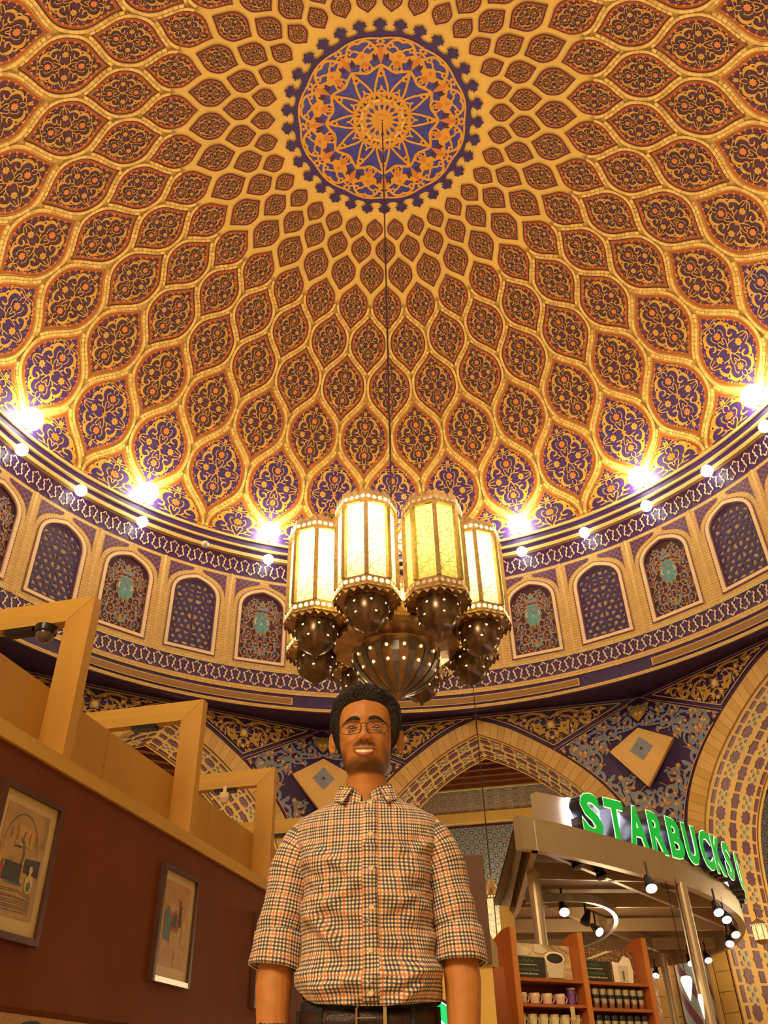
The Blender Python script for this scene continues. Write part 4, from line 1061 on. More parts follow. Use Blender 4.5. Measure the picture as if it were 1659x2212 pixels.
ca = MB(); ca.tube([(0, 0, 2.6), (.10, 0, 2.05*R+H-5.15)], .014, DARK, 6); ca.build('cable', CH)
for k_ in (1, 5, 29):
    p = polw(k_, 1.40, .30); lamp('POINT', 'hall_fill_light', p, 380, (1.0, .74, .40), .5)  # added fill to brighten the tiled hall walls, no pendant hangs there
lamp('POINT', 'chandelier_core', (-.10, CY, 6.6), 60, (1.0, .72, .34), .3)
# ------------------------------------------------------------------ cafe partition on the left
AZ = math.radians(11); TW = Vector((math.sin(AZ), math.cos(AZ), 0)); NW = Vector((-math.cos(AZ), math.sin(AZ), 0)); UPV = Vector((0, 0, 1))
AXW = (TW, NW, UPV)
def wp(s, o_, z): return TW*s+NW*o_+UPV*z
def wbox(mb, s0, s1, o0, o1, z0, z1, m): mb.box(wp((s0+s1)/2, (o0+o1)/2, (z0+z1)/2), (abs(s1-s0), abs(o1-o0), abs(z1-z0)), m, axes=AXW)
MAR = mat('maroon_laminate', (.175, .040, .005), .62, var=.08, vscale=3, bump=.08, bscale=180); MAR.node_tree.nodes['Principled BSDF'].inputs['Specular IOR Level'].default_value = .2
OAK = mat('light_oak', (.62, .33, .050), .5, var=.10, vscale=4, stretch=(1, 1, .12), bump=.05, bscale=30)
OAKH = mat('light_oak_lengthwise', (.64, .36, .055), .5, var=.10, vscale=4, stretch=(.15, .15, 3))
OAKP = mat('oak_veneer_panel', (.56, .29, .040), .6, var=.08, vscale=2)
BLK = mat('black_plastic', (.015, .012, .012), .3, var=0); CHROME = mat('brushed_steel', (.55, .52, .48), .3, metal=.9, var=.05)
cafe = empty('cafe_partition'); tag(cafe, 'maroon cafe partition with an oak ledge along its top, left of the man', 'partition')
mb = MB(); wbox(mb, -.4, 12.2, 3.0, 3.22, 1.307, 2.525, MAR); mb.build('maroon_panel', cafe)
mb = MB(); wbox(mb, -.4, 12.2, 2.975, 3.24, 2.525, 2.612, OAKH); mb.build('oak_ledge', cafe)
for s0 in np.arange(-.35, 11.9, 1.84):
    mb = MB(); wbox(mb, s0+.003, min(s0+1.84, 12.2)-.003, 3.19, 3.22, 2.612, 3.085, OAKP); mb.build('veneer_panel', cafe)
for s0 in (-.3, 5.9, 12.0):
    mb = MB(); wbox(mb, s0, s0+.2, 3.02, 3.20, 0, 1.307, MAR); mb.build('support_post', cafe)
FRL = {0: 'nearest oak goalpost frame on the partition, with the dome camera under its arm', 1: 'second oak goalpost frame on the partition', 2: 'third oak goalpost frame on the partition, touching the man\'s sleeve', 3: 'fourth oak goalpost frame, mostly behind the man\'s shoulder'}
for i in range(-2, 5):
    s0 = 4.385+1.865*i; s1 = s0+.09; e = empty('timber_frame', wp(s0, 3.0, 2.612))
    def fb(name, o0, o1, z0, z1, m, cut=None):
        mb = MB(); wbox(mb, s0, s1, o0, o1, z0, z1, m); mb.v = [tuple(Vector(v)-e.location) for v in mb.v]
        return mb
    # post and arm meet in a mitre
    zt, zi, o0, oi = 3.745, 3.575, 3.0, 3.19
    def prism(q, m, name):
        mb = MB(); vs = [wp(s0, o_, z)-e.location for o_, z in q]+[wp(s1, o_, z)-e.location for o_, z in q]; n = len(q)
        mb.add(vs, [tuple(range(n)), tuple(range(2*n-1, n-1, -1))]+[(a, (a+1) % n, n+(a+1) % n, n+a) for a in range(n)], m)
        me = mb.data(name); o = link(me, name, e); return o
    prism([(o0, 2.612), (o0, zt), (oi, zi), (oi, 2.612)], OAK, 'post')
    prism([(o0+.004, zt), (5.4, zt), (5.4, zi), (oi+.004, zi)], OAKH, 'arm')
    fb('x', 3.44, 3.66, zi-.035, zi, BLK).build('black_light_slot', e)
    prism([(5.2, zi), (5.4, zi), (5.4, 2.2), (5.2, 2.2)], OAK, 'back_post')
    tag(e, FRL.get(i, {-2: 'oak goalpost frame beside the photographer, left of the picture', -1: 'oak goalpost frame just outside the left edge of the picture', 4: 'farthest oak goalpost frame, hidden behind the standing man'}[i] if i in (-2, -1, 4) else ''), 'frame', 'oak frames along the partition')
e = empty('dome_camera', wp(4.43, 3.36, 3.575)); mb = MB(); mb.lathe([(.075, 0), (.075, -.04), (.07, -.055)], BLK, 24); mb.build('housing', e)
SMK = mat('smoked_dome', (.10, .07, .05), .08, var=0, coat=1.0); mb = MB(); mb.lathe([(.064, -.05)]+[(.064*math.cos(t), -.055-.064*math.sin(t)) for t in np.linspace(0, 1.57, 8)], SMK, 24); mb.build('smoked_dome', e, smooth=True)
tag(e, 'small smoked security dome camera under the nearest frame arm', 'camera')
e = empty('fire_bell', wp(8.02, 3.50, 3.50)); mb = MB(); mb.lathe([(.02, .06), (.02, .0), (.05, -.01), (.05, -.06), (.03, -.11), (.0, -.12)], WHT, 16); mb.build('bell_shell', e); tag(e, 'small white conical lamp under the third frame arm', 'lamp')
# framed prints
FRW = mat('dark_wood_frame', (.085, .028, .010), .4, var=.15); PAP = mat('cream_mount', (.66, .50, .22), .5, var=.05); 
def printmat(name, seed, cols):
    m, n, L, b = nodes_of(name, .45); tc = n.new('ShaderNodeUVMap'); mp_ = n.new('ShaderNodeMapping'); mp_.inputs['Location'].default_value = (seed, seed*1.7, 0); mp_.inputs['Scale'].default_value = (3.2, 3.2, 1)
    L.new(tc.outputs[0], mp_.inputs[0]); nz = n.new('ShaderNodeTexNoise'); nz.inputs['Scale'].default_value = 1.3; nz.inputs['Detail'].default_value = 6; nz.inputs['Distortion'].default_value = .6; L.new(mp_.outputs[0], nz.inputs['Vector'])
    cr = n.new('ShaderNodeValToRGB'); cr.color_ramp.elements.remove(cr.color_ramp.elements[0])
    for p, c in cols: el = cr.color_ramp.elements.new(p); el.color = (*c, 1)
    L.new(nz.outputs[0], cr.inputs[0]); L.new(cr.outputs[0], b.inputs['Base Color']); return m
PR1 = printmat('sepia_wash', 2, [(.30, (.20, .14, .08)), (.42, (.42, .27, .11)), (.5, (.50, .30, .10)), (.6, (.52, .33, .14)), (.72, (.34, .27, .16))])
PR2 = printmat('amber_wash', 7, [(.30, (.22, .10, .05)), (.42, (.48, .23, .07)), (.5, (.56, .30, .09)), (.62, (.52, .33, .12))])
INK = mat('ink_dark', (.07, .06, .07), .5, var=.3, vscale=30); INKT = mat('ink_teal', (.11, .18, .16), .5, var=.2, vscale=30); INKR = mat('ink_rust', (.42, .10, .04), .5, var=.3, vscale=30); INKO = mat('ink_ochre', (.58, .34, .10), .5, var=.2, vscale=30)
def picture(s0, s1, z0, z1, wash, style, label):
    e = empty('framed_print', wp((s0+s1)/2, 3.0, (z0+z1)/2)); hw_, hh = (s1-s0)/2, (z1-z0)/2
    def pm3(x, z, h): return TW*(x*hw_)+UPV*(z*hh)+NW*(-h)
    def bx(x0, x1, a0, a1, h0, h1, m, name, lab=None):
        mb = MB(); mb.box(TW*((x0+x1)/2)+UPV*((a0+a1)/2)-NW*((h0+h1)/2), (x1-x0, h1-h0, a1-a0), m, axes=AXW); o = mb.build(name, e)
        if lab: o['label'] = lab
        return o
    f = .034
    bx(-hw_-f, -hw_, -hh-f, hh+f, 0, .045, FRW, 'frame_side'); bx(hw_, hw_+f, -hh-f, hh+f, 0, .045, FRW, 'frame_side')
    bx(-hw_, hw_, hh, hh+f, 0, .045, FRW, 'frame_rail'); bx(-hw_, hw_, -hh-f, -hh, 0, .045, FRW if style != 1 else CHROME, 'frame_rail', 'pale shiny lower rail' if style == 1 else None)
    bx(-hw_, hw_, -hh, hh, 0, .022, PAP, 'mount')
    p = MB(); W0 = .78; vs = [pm3(x, z, .024) for x, z in ((-W0, -.78), (W0, -.78), (W0, .82), (-W0, .82))]
    p.add(vs, [(0, 1, 2, 3)], wash, [(0, 0), (.45, 0), (.45, .6), (0, .6)]); pr = p.build('print', e)
    d = MB(); rnd = random.Random(style*5+1)
    if style == 0:   # street scene: house blocks, arch, cart, seated figure
        for (x0, z0_, x1, z1_, m) in ((-.30, .25, .30, .52, INKO), (-.32, .20, -.05, .24, INK), (-.62, -.30, .10, -.02, INK), (.05, -.25, .14, .25, INKO), (.14, -.12, .70, .12, INK), (-.75, -.16, -.50, .20, INKO), (-.4, -.34, .2, -.28, INKT)):
            d.poly([(x0, z0_), (x1, z0_+rnd.uniform(-.03, .03)), (x1, z1_), (x0, z1_+rnd.uniform(-.04, .04))], pm3, m, .026)
        d.ribbon(arcp(-.1, .1, .62, .1, 2.9, 16), .012, pm3, INK, .027); d.ribbon(arcp(-.15, .12, .22, -.6, 1.6, 12), .05, pm3, INKT, .028)
        d.poly(flowerp(.42, -.26, .16, 7, .15, 2, sx=1.0), pm3, PAP, .028); d.poly(flowerp(.42, -.30, .08, 7, .2, 2), pm3, INKT, .030); d.poly(flowerp(.40, -.06, .07, 6, .1, 2), pm3, PAP, .030)
        for i in range(9): d.ribbon([(-.6+rnd.uniform(-.1, .1), -.42-.035*i), (.1, -.40-.035*i+rnd.uniform(-.02, .02)), (.6, -.44-.03*i)], .008, pm3, INK, .027)
        for i in range(5): d.ribbon([(-.5+.22*i, .30), (-.48+.22*i, .46)], .018, pm3, INK, .029)
        d.poly([(-.70, -.34), (-.56, -.32), (-.54, -.12), (-.66, -.10)], pm3, INKR, .03)
    else:            # standing figures before a doorway
        d.poly([(-.72, -.30), (-.30, -.34), (-.34, .20), (-.52, .34), (-.72, .20)], pm3, INKT, .026)
        d.poly([(-.30, -.10), (.12, -.12), (.20, .12), (-.02, .30), (-.28, .22)], pm3, INKR, .027); d.poly([(-.26, -.02), (-.02, -.05), (.0, .2), (-.2, .2)], pm3, INK, .029)
        d.poly([(.12, -.02), (.30, .0), (.28, .40), (.14, .40)], pm3, INK, .028); d.poly(flowerp(.20, .46, .06, 6, .1, 2), pm3, INKR, .03)
        d.poly([(.34, -.36), (.62, -.34), (.58, .08), (.40, .10)], pm3, INKO, .027)
        for i in range(6): d.ribbon([(-.6+.17*i, .42+rnd.uniform(-.04, .04)), (-.58+.17*i, .72)], .014, pm3, INKR, .027)
        for i in range(7): d.ribbon([(-.62, -.46-.035*i), (.0, -.44-.035*i+rnd.uniform(-.01, .01)), (.62, -.45-.035*i)], .008, pm3, INKO, .027)
        d.poly([(.05, -.74), (.5, -.74), (.5, -.40), (.05, -.42)], pm3, INKO, .0265)
    d.build('drawing', pr); tag(e, label, 'picture', 'framed prints on the maroon partition')
picture(3.91, 4.43, 1.62, 2.30, PR1, 0, 'framed sepia print of a street scene, nearest and largest on the maroon wall')
picture(5.88, 6.42, 1.60, 2.285, PR2, 1, 'middle framed amber print with robed figures and a shiny lower rail')
picture(7.83, 8.37, 1.58, 2.27, PR2, 1, 'framed print half hidden behind the man\'s arm')
# booth seen below the partition
mb = MB(); wbox(mb, -.4, 12.2, 5.6, 5.7, 0, 2.2, INKO); o = mb.build('booth_back_wall'); tag(o, 'ochre back wall of the cafe booth, seen below the partition', 'wall panel')
e = empty('wall_sconce', wp(5.25, 5.5, 1.25)); 
for i in range(7):
    mb = MB(); a = -1.2+.4*i; mb.tube([TW*0, TW*(.10*math.sin(a))+UPV*(.05+.05*math.cos(a)), TW*(.2*math.sin(a))+UPV*(.1*math.cos(a))], [.012, .02, .004], mat('crystal_glow', (1, .8, .4), .2, var=0, emit=(1, .75, .35), es=1.6), 6); mb.build('crystal_arm', e)
tag(e, 'small glittering crystal lamp low at the left edge under the partition', 'lamp')
# ------------------------------------------------------------------ coffee kiosk
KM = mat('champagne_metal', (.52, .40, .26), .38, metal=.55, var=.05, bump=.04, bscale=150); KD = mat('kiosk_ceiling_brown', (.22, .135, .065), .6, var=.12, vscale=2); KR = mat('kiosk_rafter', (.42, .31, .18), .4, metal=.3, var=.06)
kio = empty('coffee_kiosk', (2.8, 11.5, 0)); tag(kio, 'round ended coffee kiosk canopy of champagne metal on posts, right of the man', 'kiosk')
KL = Vector((2.8, 11.5, 0))
EDGE = [(1.01, 7.87), (1.31, 8.10), (1.61, 8.36), (1.97, 8.71), (2.32, 9.09), (2.66, 9.42), (2.99, 9.78), (3.54, 10.56), (4.07, 11.52), (4.5, 12.5), (4.79, 13.5), (4.95, 14.4), (4.97, 15.1), (4.86, 15.9), (4.6, 16.6), (4.1, 17.1), (3.4, 17.35), (1.15, 17.35)]
EDS = chaik(EDGE, 2)
def offp(pts, d):
    o = []
    for i, p in enumerate(pts):
        a, b = pts[max(i-1, 0)], pts[min(i+1, len(pts)-1)]; dx, dy = b[0]-a[0], b[1]-a[1]; l = math.hypot(dx, dy) or 1; o.append((p[0]-dy/l*d, p[1]+dx/l*d))
    return o
def wallstrip(pts, z0, z1, th, m, closed=False):
    mb = MB(); q = offp(pts, th); n = len(pts); vs = []
    for (x, y), (u, v) in zip(pts, q): vs += [(x, y, z0), (x, y, z1), (u, v, z1), (u, v, z0)]
    fs = []
    for i in range(n-1):
        for k in range(4): a, b = 4*i+k, 4*i+(k+1) % 4; fs.append((a, b, b+4, a+4))
    fs += [(0, 3, 2, 1), (4*n-4, 4*n-3, 4*n-2, 4*n-1)]
    mb.add([tuple(Vector(v)-KL) for v in vs], fs, m); return mb
wallstrip(EDS, 2.70, 2.99, .09, KM).build('curved_fascia', kio)
wallstrip([(1.02, 17.35), (1.15, 10.9), (1.01, 7.89)], 2.70, 2.99, -.0, KM).build('side_fascia_skin', kio)
wallstrip([(1.10, 7.98), (1.22, 10.9), (1.12, 17.3)], 2.70, 2.97, -.06, KM).build('side_fascia', kio)
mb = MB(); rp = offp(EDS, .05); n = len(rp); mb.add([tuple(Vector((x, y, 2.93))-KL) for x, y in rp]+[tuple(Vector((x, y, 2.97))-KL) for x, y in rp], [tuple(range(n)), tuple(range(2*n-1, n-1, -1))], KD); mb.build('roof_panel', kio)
def inside_x(y):
    ys = [p[1] for p in EDS]; xs = [p[0] for p in EDS]; return float(np.interp(y, ys[:-2], xs[:-2]))
def beam(p, q, name, w=.05, hgt=.16, m=None, z=2.73):
    mb = MB(); p, q = Vector((*p, 0)), Vector((*q, 0)); d = (q-p); l = d.length; d.normalize(); mb.box((p+q)/2+Vector((0, 0, z+hgt/2))-KL, (l, w, hgt), m or KR, axes=(d, Vector((-d.y, d.x, 0)), UPV)); return mb.build(name, kio)
beam((1.3, 8.3), (4.35, 12.9), 'rafter'); beam((1.2, 10.2), (4.2, 15.6), 'rafter')
for y0 in (9.6, 11.2, 13.0, 14.8, 16.4): beam((1.15, y0-.3), (min(inside_x(y0), 4.9)-.12, y0+.1), 'cross_rafter')
inner = [(1.25, 10.0), (1.9, 9.95), (2.35, 10.6), (2.6, 11.6), (2.65, 12.8), (2.4, 13.6)]
wallstrip(chaik(inner, 3), 2.62, 2.70, .05, CHROME).build('curved_track_rail', kio)
for (x, y, zt_) in ((1.21, 8.86, 2.72), (2.90, 9.72, 2.72), (4.0, 15.2, 2.72), (1.3, 14.5, 2.72)):
    mb = MB(); mb.tube([Vector((x, y, 0))-KL, Vector((x, y, zt_))-KL], .062, KM, 16); mb.build('round_post', kio, smooth=False)
mb = MB(); mb.box(Vector((1.12, 10.95, 1.9))-KL, (.16, .10, 1.7), CREAM); mb.build('side_pillar', kio)
# spotlights under the canopy
SPE = mat('spot_glow', (1, 1, 1), .3, var=0, emit=(1.0, .88, .95), es=9)
def spotlamp(x, y, lit, dx, dy, label, zz=2.56):
    e = empty('spotlight', (x, y, zz)); d = Vector((dx, dy, -.8)).normalized(); s_ = d.cross(UPV).normalized(); 
    mb = MB(); mb.tube([(0, 0, .20), (0, 0, .02)], .012, BLK, 6); mb.build('stem', e)
    mb = MB(); mb.tube([-d*.09, -d*.03, d*.03, d*.07], [.03, .04, .055, .06], BLK, 14); mb.build('can', e)
    mb = MB(); mb.tube([d*.071, d*.075], .055 if lit else .03, SPE if lit else BLK, 14); mb.build('lens', e)
    tag(e, label, 'spotlight', 'track spotlights under the kiosk canopy')
    if lit: lamp('SPOT', 'spot_beam', Vector((x, y, zz))+d*.10, 22, (1.0, .86, .66), .04, Vector((x, y, zz))+d*2, 90)
for a in ((1.60, 8.62, 0, .3, -.2, 'black unlit spotlight just under the fascia below letter S'), (1.93, 9.12, 0, .2, -.2, 'larger black unlit spotlight under the fascia below letter T'), (2.34, 8.85, 1, 0, -.6, 'lit spotlight behind the fascia below letter B'), (1.65, 10.0, 1, 0, -.7, 'lit spotlight just right of the thin left post'),
          (2.02, 10.7, 0, -.4, -.2, 'black unlit spotlight on the curved inner rail'), (2.27, 11.5, 1, .5, -.9, 'brightest blue-white spotlight hanging from the curved inner rail'), (3.42, 10.3, 1, 0, -.6, 'upper of the paired lit spotlights at the right end'), (3.66, 10.8, 1, 0, -.6, 'lower of the paired lit spotlights at the right end'),
          (4.12, 11.95, 1, 0, -.6, 'lit spotlight at the far right curve of the canopy'), (4.30, 12.75, 1, -.2, -.6, 'small lit spotlight lowest on the right curve'), (4.28, 14.7, 1, 0, -.6, 'tiny lit spotlight left of the thick right post'), (4.46, 14.4, 1, 0, -.6, 'tiny lit spotlight right of the thick right post'), (4.1, 16.2, 1, -.3, -.6, 'small lit spotlight just above the shelf unit at its right')):
    spotlamp(*a, zz=2.74 if a[0] in (1.60, 1.93) else 2.56)
lamp('POINT', 'kiosk_interior_glow', (2.6, 12.0, 2.2), 45, (1.0, .74, .42), .3)
# sign: curved board with raised letters
SGN = empty('shop_sign', (2.5, 9.4, 2.99)); tag(SGN, 'curved illuminated green letter sign STARBUCKS COFFEE standing on the kiosk canopy', 'sign'); SL = Vector((2.5, 9.4, 2.99))
LP = [(1.62, 8.585), (1.74, 8.68), (2.04, 8.92), (2.25, 9.12), (2.55, 9.41), (2.85, 9.70), (3.10, 9.99), (3.36, 10.27), (3.62, 10.62), (3.86, 10.96), (4.05, 11.28), (4.28, 11.8), (4.50, 12.5), (4.62, 13.2), (4.70, 14.0)]
LPS = chaik(LP, 2); LD = [0]
for a, b in zip(LPS, LPS[1:]): LD.append(LD[-1]+math.hypot(b[0]-a[0], b[1]-a[1]))
def lpos(d):
    x = float(np.interp(d, LD, [p[0] for p in LPS])); y = float(np.interp(d, LD, [p[1] for p in LPS])); x2 = float(np.interp(d+.05, LD, [p[0] for p in LPS])); y2 = float(np.interp(d+.05, LD, [p[1] for p in LPS])); v = Vector((x2-x, y2-y, 0)).normalized(); return Vector((x, y, 2.99)), v
mb = MB(); bp_ = offp([(1.40, 8.42)]+LPS, .16); q_ = offp(bp_, .10); n = len(bp_)
BOARD = mat('sign_board', (.50, .38, .24), .5, var=.04); HALO = mat('white_halo_light', (1, 1, 1), .4, var=0, emit=(.80, .84, 1.0), es=11)
vs = []
for (x, y), (u, v) in zip(bp_, q_): vs += [tuple(Vector((x, y, 2.99))-SL), tuple(Vector((x, y, 3.40))-SL), tuple(Vector((u, v, 3.40))-SL), tuple(Vector((u, v, 2.99))-SL)]
fs = []
for i in range(n-1):
    for k in range(4): a, b = 4*i+k, 4*i+(k+1) % 4; fs.append((a, b, b+4, a+4))
fs += [(0, 3, 2, 1)]
mb.add(vs, fs, BOARD); mb.build('curved_board', SGN)
GRNE = mat('green_letter_face', (.0, .35, .05), .4, var=0, emit=(.0, .42, .035), es=.75); LWH = mat('letter_outline_white', (.8, .9, .7), .4, var=0, emit=(.75, 1.0, .60), es=.8); LBK = mat('letter_return_black', (.01, .008, .02), .3, var=0)
def text_mesh(ch, size, off_, depth, name, m, align='LEFT'):
    cu = bpy.data.curves.new(name, 'FONT'); cu.body = ch; cu.size = size; cu.offset = off_; cu.extrude = depth; cu.resolution_u = 3; cu.align_x = align
    o = bpy.data.objects.new(name, cu); COL.objects.link(o); dg = bpy.context.evaluated_depsgraph_get(); dg.update()
    me = bpy.data.meshes.new_from_object(o.evaluated_get(dg)); me.name = name; me.materials.clear(); me.materials.append(m); bpy.data.objects.remove(o); return me
def letter(ch, d, wd, size=.575):
    p, v = lpos(d); Z = Vector((-v.y, v.x, 0))*-1   # outward normal
    Mx = Matrix.Identity(4); 
    for i in range(3): Mx[i][0], Mx[i][1], Mx[i][2] = v[i], UPV[i], Z[i]
    Mx.translation = p-SL+Vector((0, 0, .0))
    def mk(off_, dep, zz, m, name, par, loc=None):
        me = text_mesh(ch, size, off_, dep, name, m); xs = [q.co.x for q in me.vertices]; x0, x1 = min(xs), max(xs); sc = wd/(x1-x0)
        cx = (x0+x1)/2; 
        for q in me.vertices: q.co.x = (q.co.x-cx)*sc+wd/2; q.co.z += zz
        o = bpy.data.objects.new(name, me); COL.objects.link(o); o.parent = par
        if loc is not None: o.matrix_local = loc
        return o
    L_ = mk(.030, .075, -.02, LBK, 'letter', SGN, Mx); L_['label'] = 'raised letter '+ch
    mk(.030, .003, .058, LWH, 'letter_outline', L_); mk(.018, .003, .064, GRNE, 'letter_face', L_)
    # lamp strip behind the letter
    mb = MB(); mb.box((wd/2, .20, -.115), (wd*.95, .40, .01), HALO); mb.build('halo_strip', L_)
dd = .095
for ch, wd in (('S', .30), ('T', .30), ('A', .33), ('R', .30), ('B', .30), ('U', .31), ('C', .31), ('K', .31), ('S', .29), (' ', .16), ('C', .31), ('O', .34), ('F', .27), ('F', .27), ('E', .27), ('E', .27)):
    if ch != ' ': letter(ch, dd, wd)
    dd += wd+.072
# ------------------------------------------------------------------ cherry shelf unit with goods
SD = Vector((.8385, .5449, 0)); SN = Vector((-.5449, .8385, 0)); SB = Vector((.766, 7.4, 0)); SAX = (SD, SN, UPV)
CHER = mat('cherry_wood', (.36, .095, .018), .4, var=.12, vscale=6, stretch=(1, 1, .2), coat=.15); CHERD = mat('cherry_edge', (.52, .18, .04), .4, var=.08)
shf = empty('display_shelf', SB); tag(shf, 'tall cherry wood display shelf with arched side panels in front of the kiosk', 'shelf')
def sbox(w0, w1, d0, d1, z0, z1, m, name, par=shf, rel=SB):
    mb = MB(); mb.box(SB+SD*((w0+w1)/2)+SN*((d0+d1)/2)+UPV*((z0+z1)/2)-rel, (w1-w0, d1-d0, z1-z0), m, axes=SAX); return mb.build(name, par)
for w0 in (.0, .72, 1.465):
    q = [(0, 0), (0, 1.99), (.10, 1.985), (.22, 1.93), (.31, 1.83), (.36, 1.68), (.36, 0)]; mb = MB(); n = len(q)
    vs = [SD*w0+SN*d+UPV*z for d, z in q]+[SD*(w0+.045)+SN*d+UPV*z for d, z in q]
    mb.add(vs, [tuple(range(n)), tuple(range(2*n-1, n-1, -1))]+[(a, (a+1) % n, n+(a+1) % n, n+a) for a in range(n)], CHER)
    o = mb.build('side_panel', shf)
    mb = MB(); mb.box(SD*(w0+.0225)-SN*.006+UPV*.995, (.05, .012, 1.99), CHERD, axes=SAX); mb.build('edge_strip', o)
for w0, w1 in ((.045, .72), (.765, 1.465)):
    for z in (1.635, 1.46 if w0 < .5 else 1.445, 1.285 if w0 < .5 else 1.265, 1.09, .9, .6, .3, .08): sbox(w0, w1, .0, .34, z-.022, z, CHER, 'shelf_board')
    sbox(w0, w1, .34, .355, .0, 1.64, CHER, 'back_panel')
BOARDK = mat('poster_charcoal', (.035, .03, .02), .5, var=.1); PGRN = mat('poster_green_print', (.08, .20, .06), .5, var=0); PWHT = mat('poster_white_print', (.65, .55, .38), .5, var=0)
PHO1 = printmat('sack_photo_print', 4, [(.3, (.20, .11, .05)), (.45, (.45, .30, .15)), (.6, (.72, .52, .28)), (.7, (.40, .28, .15))])
def beanmat():
    m, n, L, b = nodes_of('coffee_bean_print', .5); tc = n.new('ShaderNodeTexCoord'); v = n.new('ShaderNodeTexVoronoi'); v.inputs['Scale'].default_value = 70; L.new(tc.outputs['Object'], v.inputs['Vector'])
    L.new(mixc(n, L, vmath(n, L, 'LESS_THAN', v.outputs['Distance'], .32), (.16, .07, .03), (.62, .38, .18)), b.inputs['Base Color']); return m
BEAN = beanmat()
def poster(w0, w1, style, lab):
    e = empty('display_poster', SB+SD*((w0+w1)/2)+SN*.12+UPV*1.636); W_ = (w1-w0)
    def pp(x, z, h): return SD*(x-W_/2)+UPV*z-SN*h
    def quad(x0, x1, z0, z1, h, m, name, par, uv=True):
        mb = MB(); mb.box(pp((x0+x1)/2, (z0+z1)/2, h), (x1-x0, .006, z1-z0), m, axes=SAX)
        mb.uv = [(0, 0), (.1, .3), (.3, .1), (.4, .4), (.5, 0), (.6, .5), (.5, .2), (.7, .7)]
        return mb.build(name, par)
    quad(0, W_, .0, .262, 0, PHO1 if style == 0 else BEAN, 'photo_panel', e)
    dk = quad(.0 if style == 0 else .03, .37 if style == 0 else .37, .02, .165, .012, BOARDK, 'text_panel', e)
    def txt(s, size, x, z, m, nm):
        me = text_mesh(s, size, .0006, .001, nm, m); xs = [q.co.x for q in me.vertices]
        vs = [pp(x+q.co.x, z+q.co.y, .0165+q.co.z*.5) for q in me.vertices]
        for q, v in zip(me.vertices, vs): q.co = v
        link(me, nm, dk)
    txt('\uFEB1\uFE8E\uFED8\uFEF3\uFEAE\uFE91\uFE8E\uFE98\uFEB3'[::1], .034, .10, .128, PGRN, 'arabic_title')
    txt('Starbucks at home' if style == 0 else 'Starbucks To Go', .030, .075 if style == 0 else .09, .062, PGRN, 'title_text')
    txt('Enjoy Starbucks coffee at home' if style == 0 else 'Enjoy Starbucks coffee on the way', .0165, .075 if style == 0 else .09, .036, PWHT, 'small_text')
    mb = MB(); mb.ribbon([(.075+.012*i, .106+.004*math.sin(i*2.1)) for i in range(18)], .005, lambda x, z, h: pp(x, z, h), PWHT, .0165); mb.build('arabic_small_text', dk)
    g = MB()
    if style == 0:   # white cup of black coffee on the photograph
        g.poly([(.395, .02), (.555, .02), (.575, .12), (.585, .165), (.37, .165), (.38, .12)], pp, PWHT, .016); g.poly([(.48+.108*math.cos(t*math.pi/12), .165+.048*math.sin(t*math.pi/12)) for t in range(24)], pp, mat('cup_white_print', (.92, .80, .6), .5, var=0), .018)
        g.poly([(.48+.088*math.cos(t*math.pi/12), .162+.037*math.sin(t*math.pi/12)) for t in range(24)], pp, BOARDK, .020); g.build('printed_cup', e)
        g = MB(); g.poly([(.02, .165), (.20, .175), (.26, .215), (.12, .255), (.0, .26)], pp, PWHT, .008); g.poly([(.28, .20), (.36, .19), (.42, .215), (.34, .262), (.28, .262)], pp, PWHT, .008); g.build('printed_sacks', e)
    else:
        g.poly([(.40, .0), (.62, .0), (.64, .10), (.62, .20), (.55, .22), (.48, .16), (.40, .17)], pp, mat('cup_white_print', (.92, .80, .6), .5, var=0), .014); g.poly([(.47, .02), (.56, .02), (.58, .14), (.46, .14)], pp, PWHT, .018); g.poly([(.50, .03), (.52, .03), (.525, .10), (.50, .10)], pp, PGRN, .021); g.build('printed_paper_cups', e)
        g = MB(); g.poly([(.10, .175), (.16, .175), (.42, .245), (.36, .25)], pp, PWHT, .008); g.build('printed_scoop', e)
    tag(e, lab, 'poster', 'poster boards on top of the shelf')
poster(.05, .715, 0, 'display poster with a cup of black coffee on the left half of the shelf'); poster(.775, 1.45, 1, 'display poster with coffee beans and paper cups on the right half of the shelf')
# mugs and tumblers
MUGM = mat('cream_mug', (.78, .52, .34), .25, var=.03, coat=.4); MUGP = mat('purple_mug', (.22, .08, .34), .25, var=.05, coat=.4); MUGL = mat('tall_mug_glaze', (.80, .66, .36), .25, var=.05, coat=.4)
STEEL = mat('tumbler_steel', (.72, .66, .58), .22, metal=.95, var=.03); BAND = mat('tumbler_black', (.02, .015, .012), .35, var=0)
def mugset(r, hgt, m, handle=True):
    a = MB(); a.lathe([(0, 0), (r*.72, 0), (r*.80, hgt*.2), (r*.95, hgt*.7), (r, hgt), (r*.9, hgt), (r*.85, hgt*.6), (0, hgt*.12)], m, 18)
    b = MB(); b.tube([Vector((r*.85, 0, hgt*.8)), Vector((r*1.35, 0, hgt*.82)), Vector((r*1.65, 0, hgt*.55)), Vector((r*1.35, 0, hgt*.25)), Vector((r*.8, 0, hgt*.22))], .006, m, 7)
    return a.data('cup_body', True), b.data('handle')
def put(me, nm, w, d, z, lab, cat, grp, extra=(), rz=0.0):
    e = link(me, nm, None, loc=SB+SD*w+SN*d+UPV*z, rz=rz); tag(e, lab, cat, grp)
    for mm, n_ in extra: link(mm, n_, e)
    return e
zz = math.atan2(SD.y, SD.x)
m1, h1 = mugset(.046, .080, MUGM); 
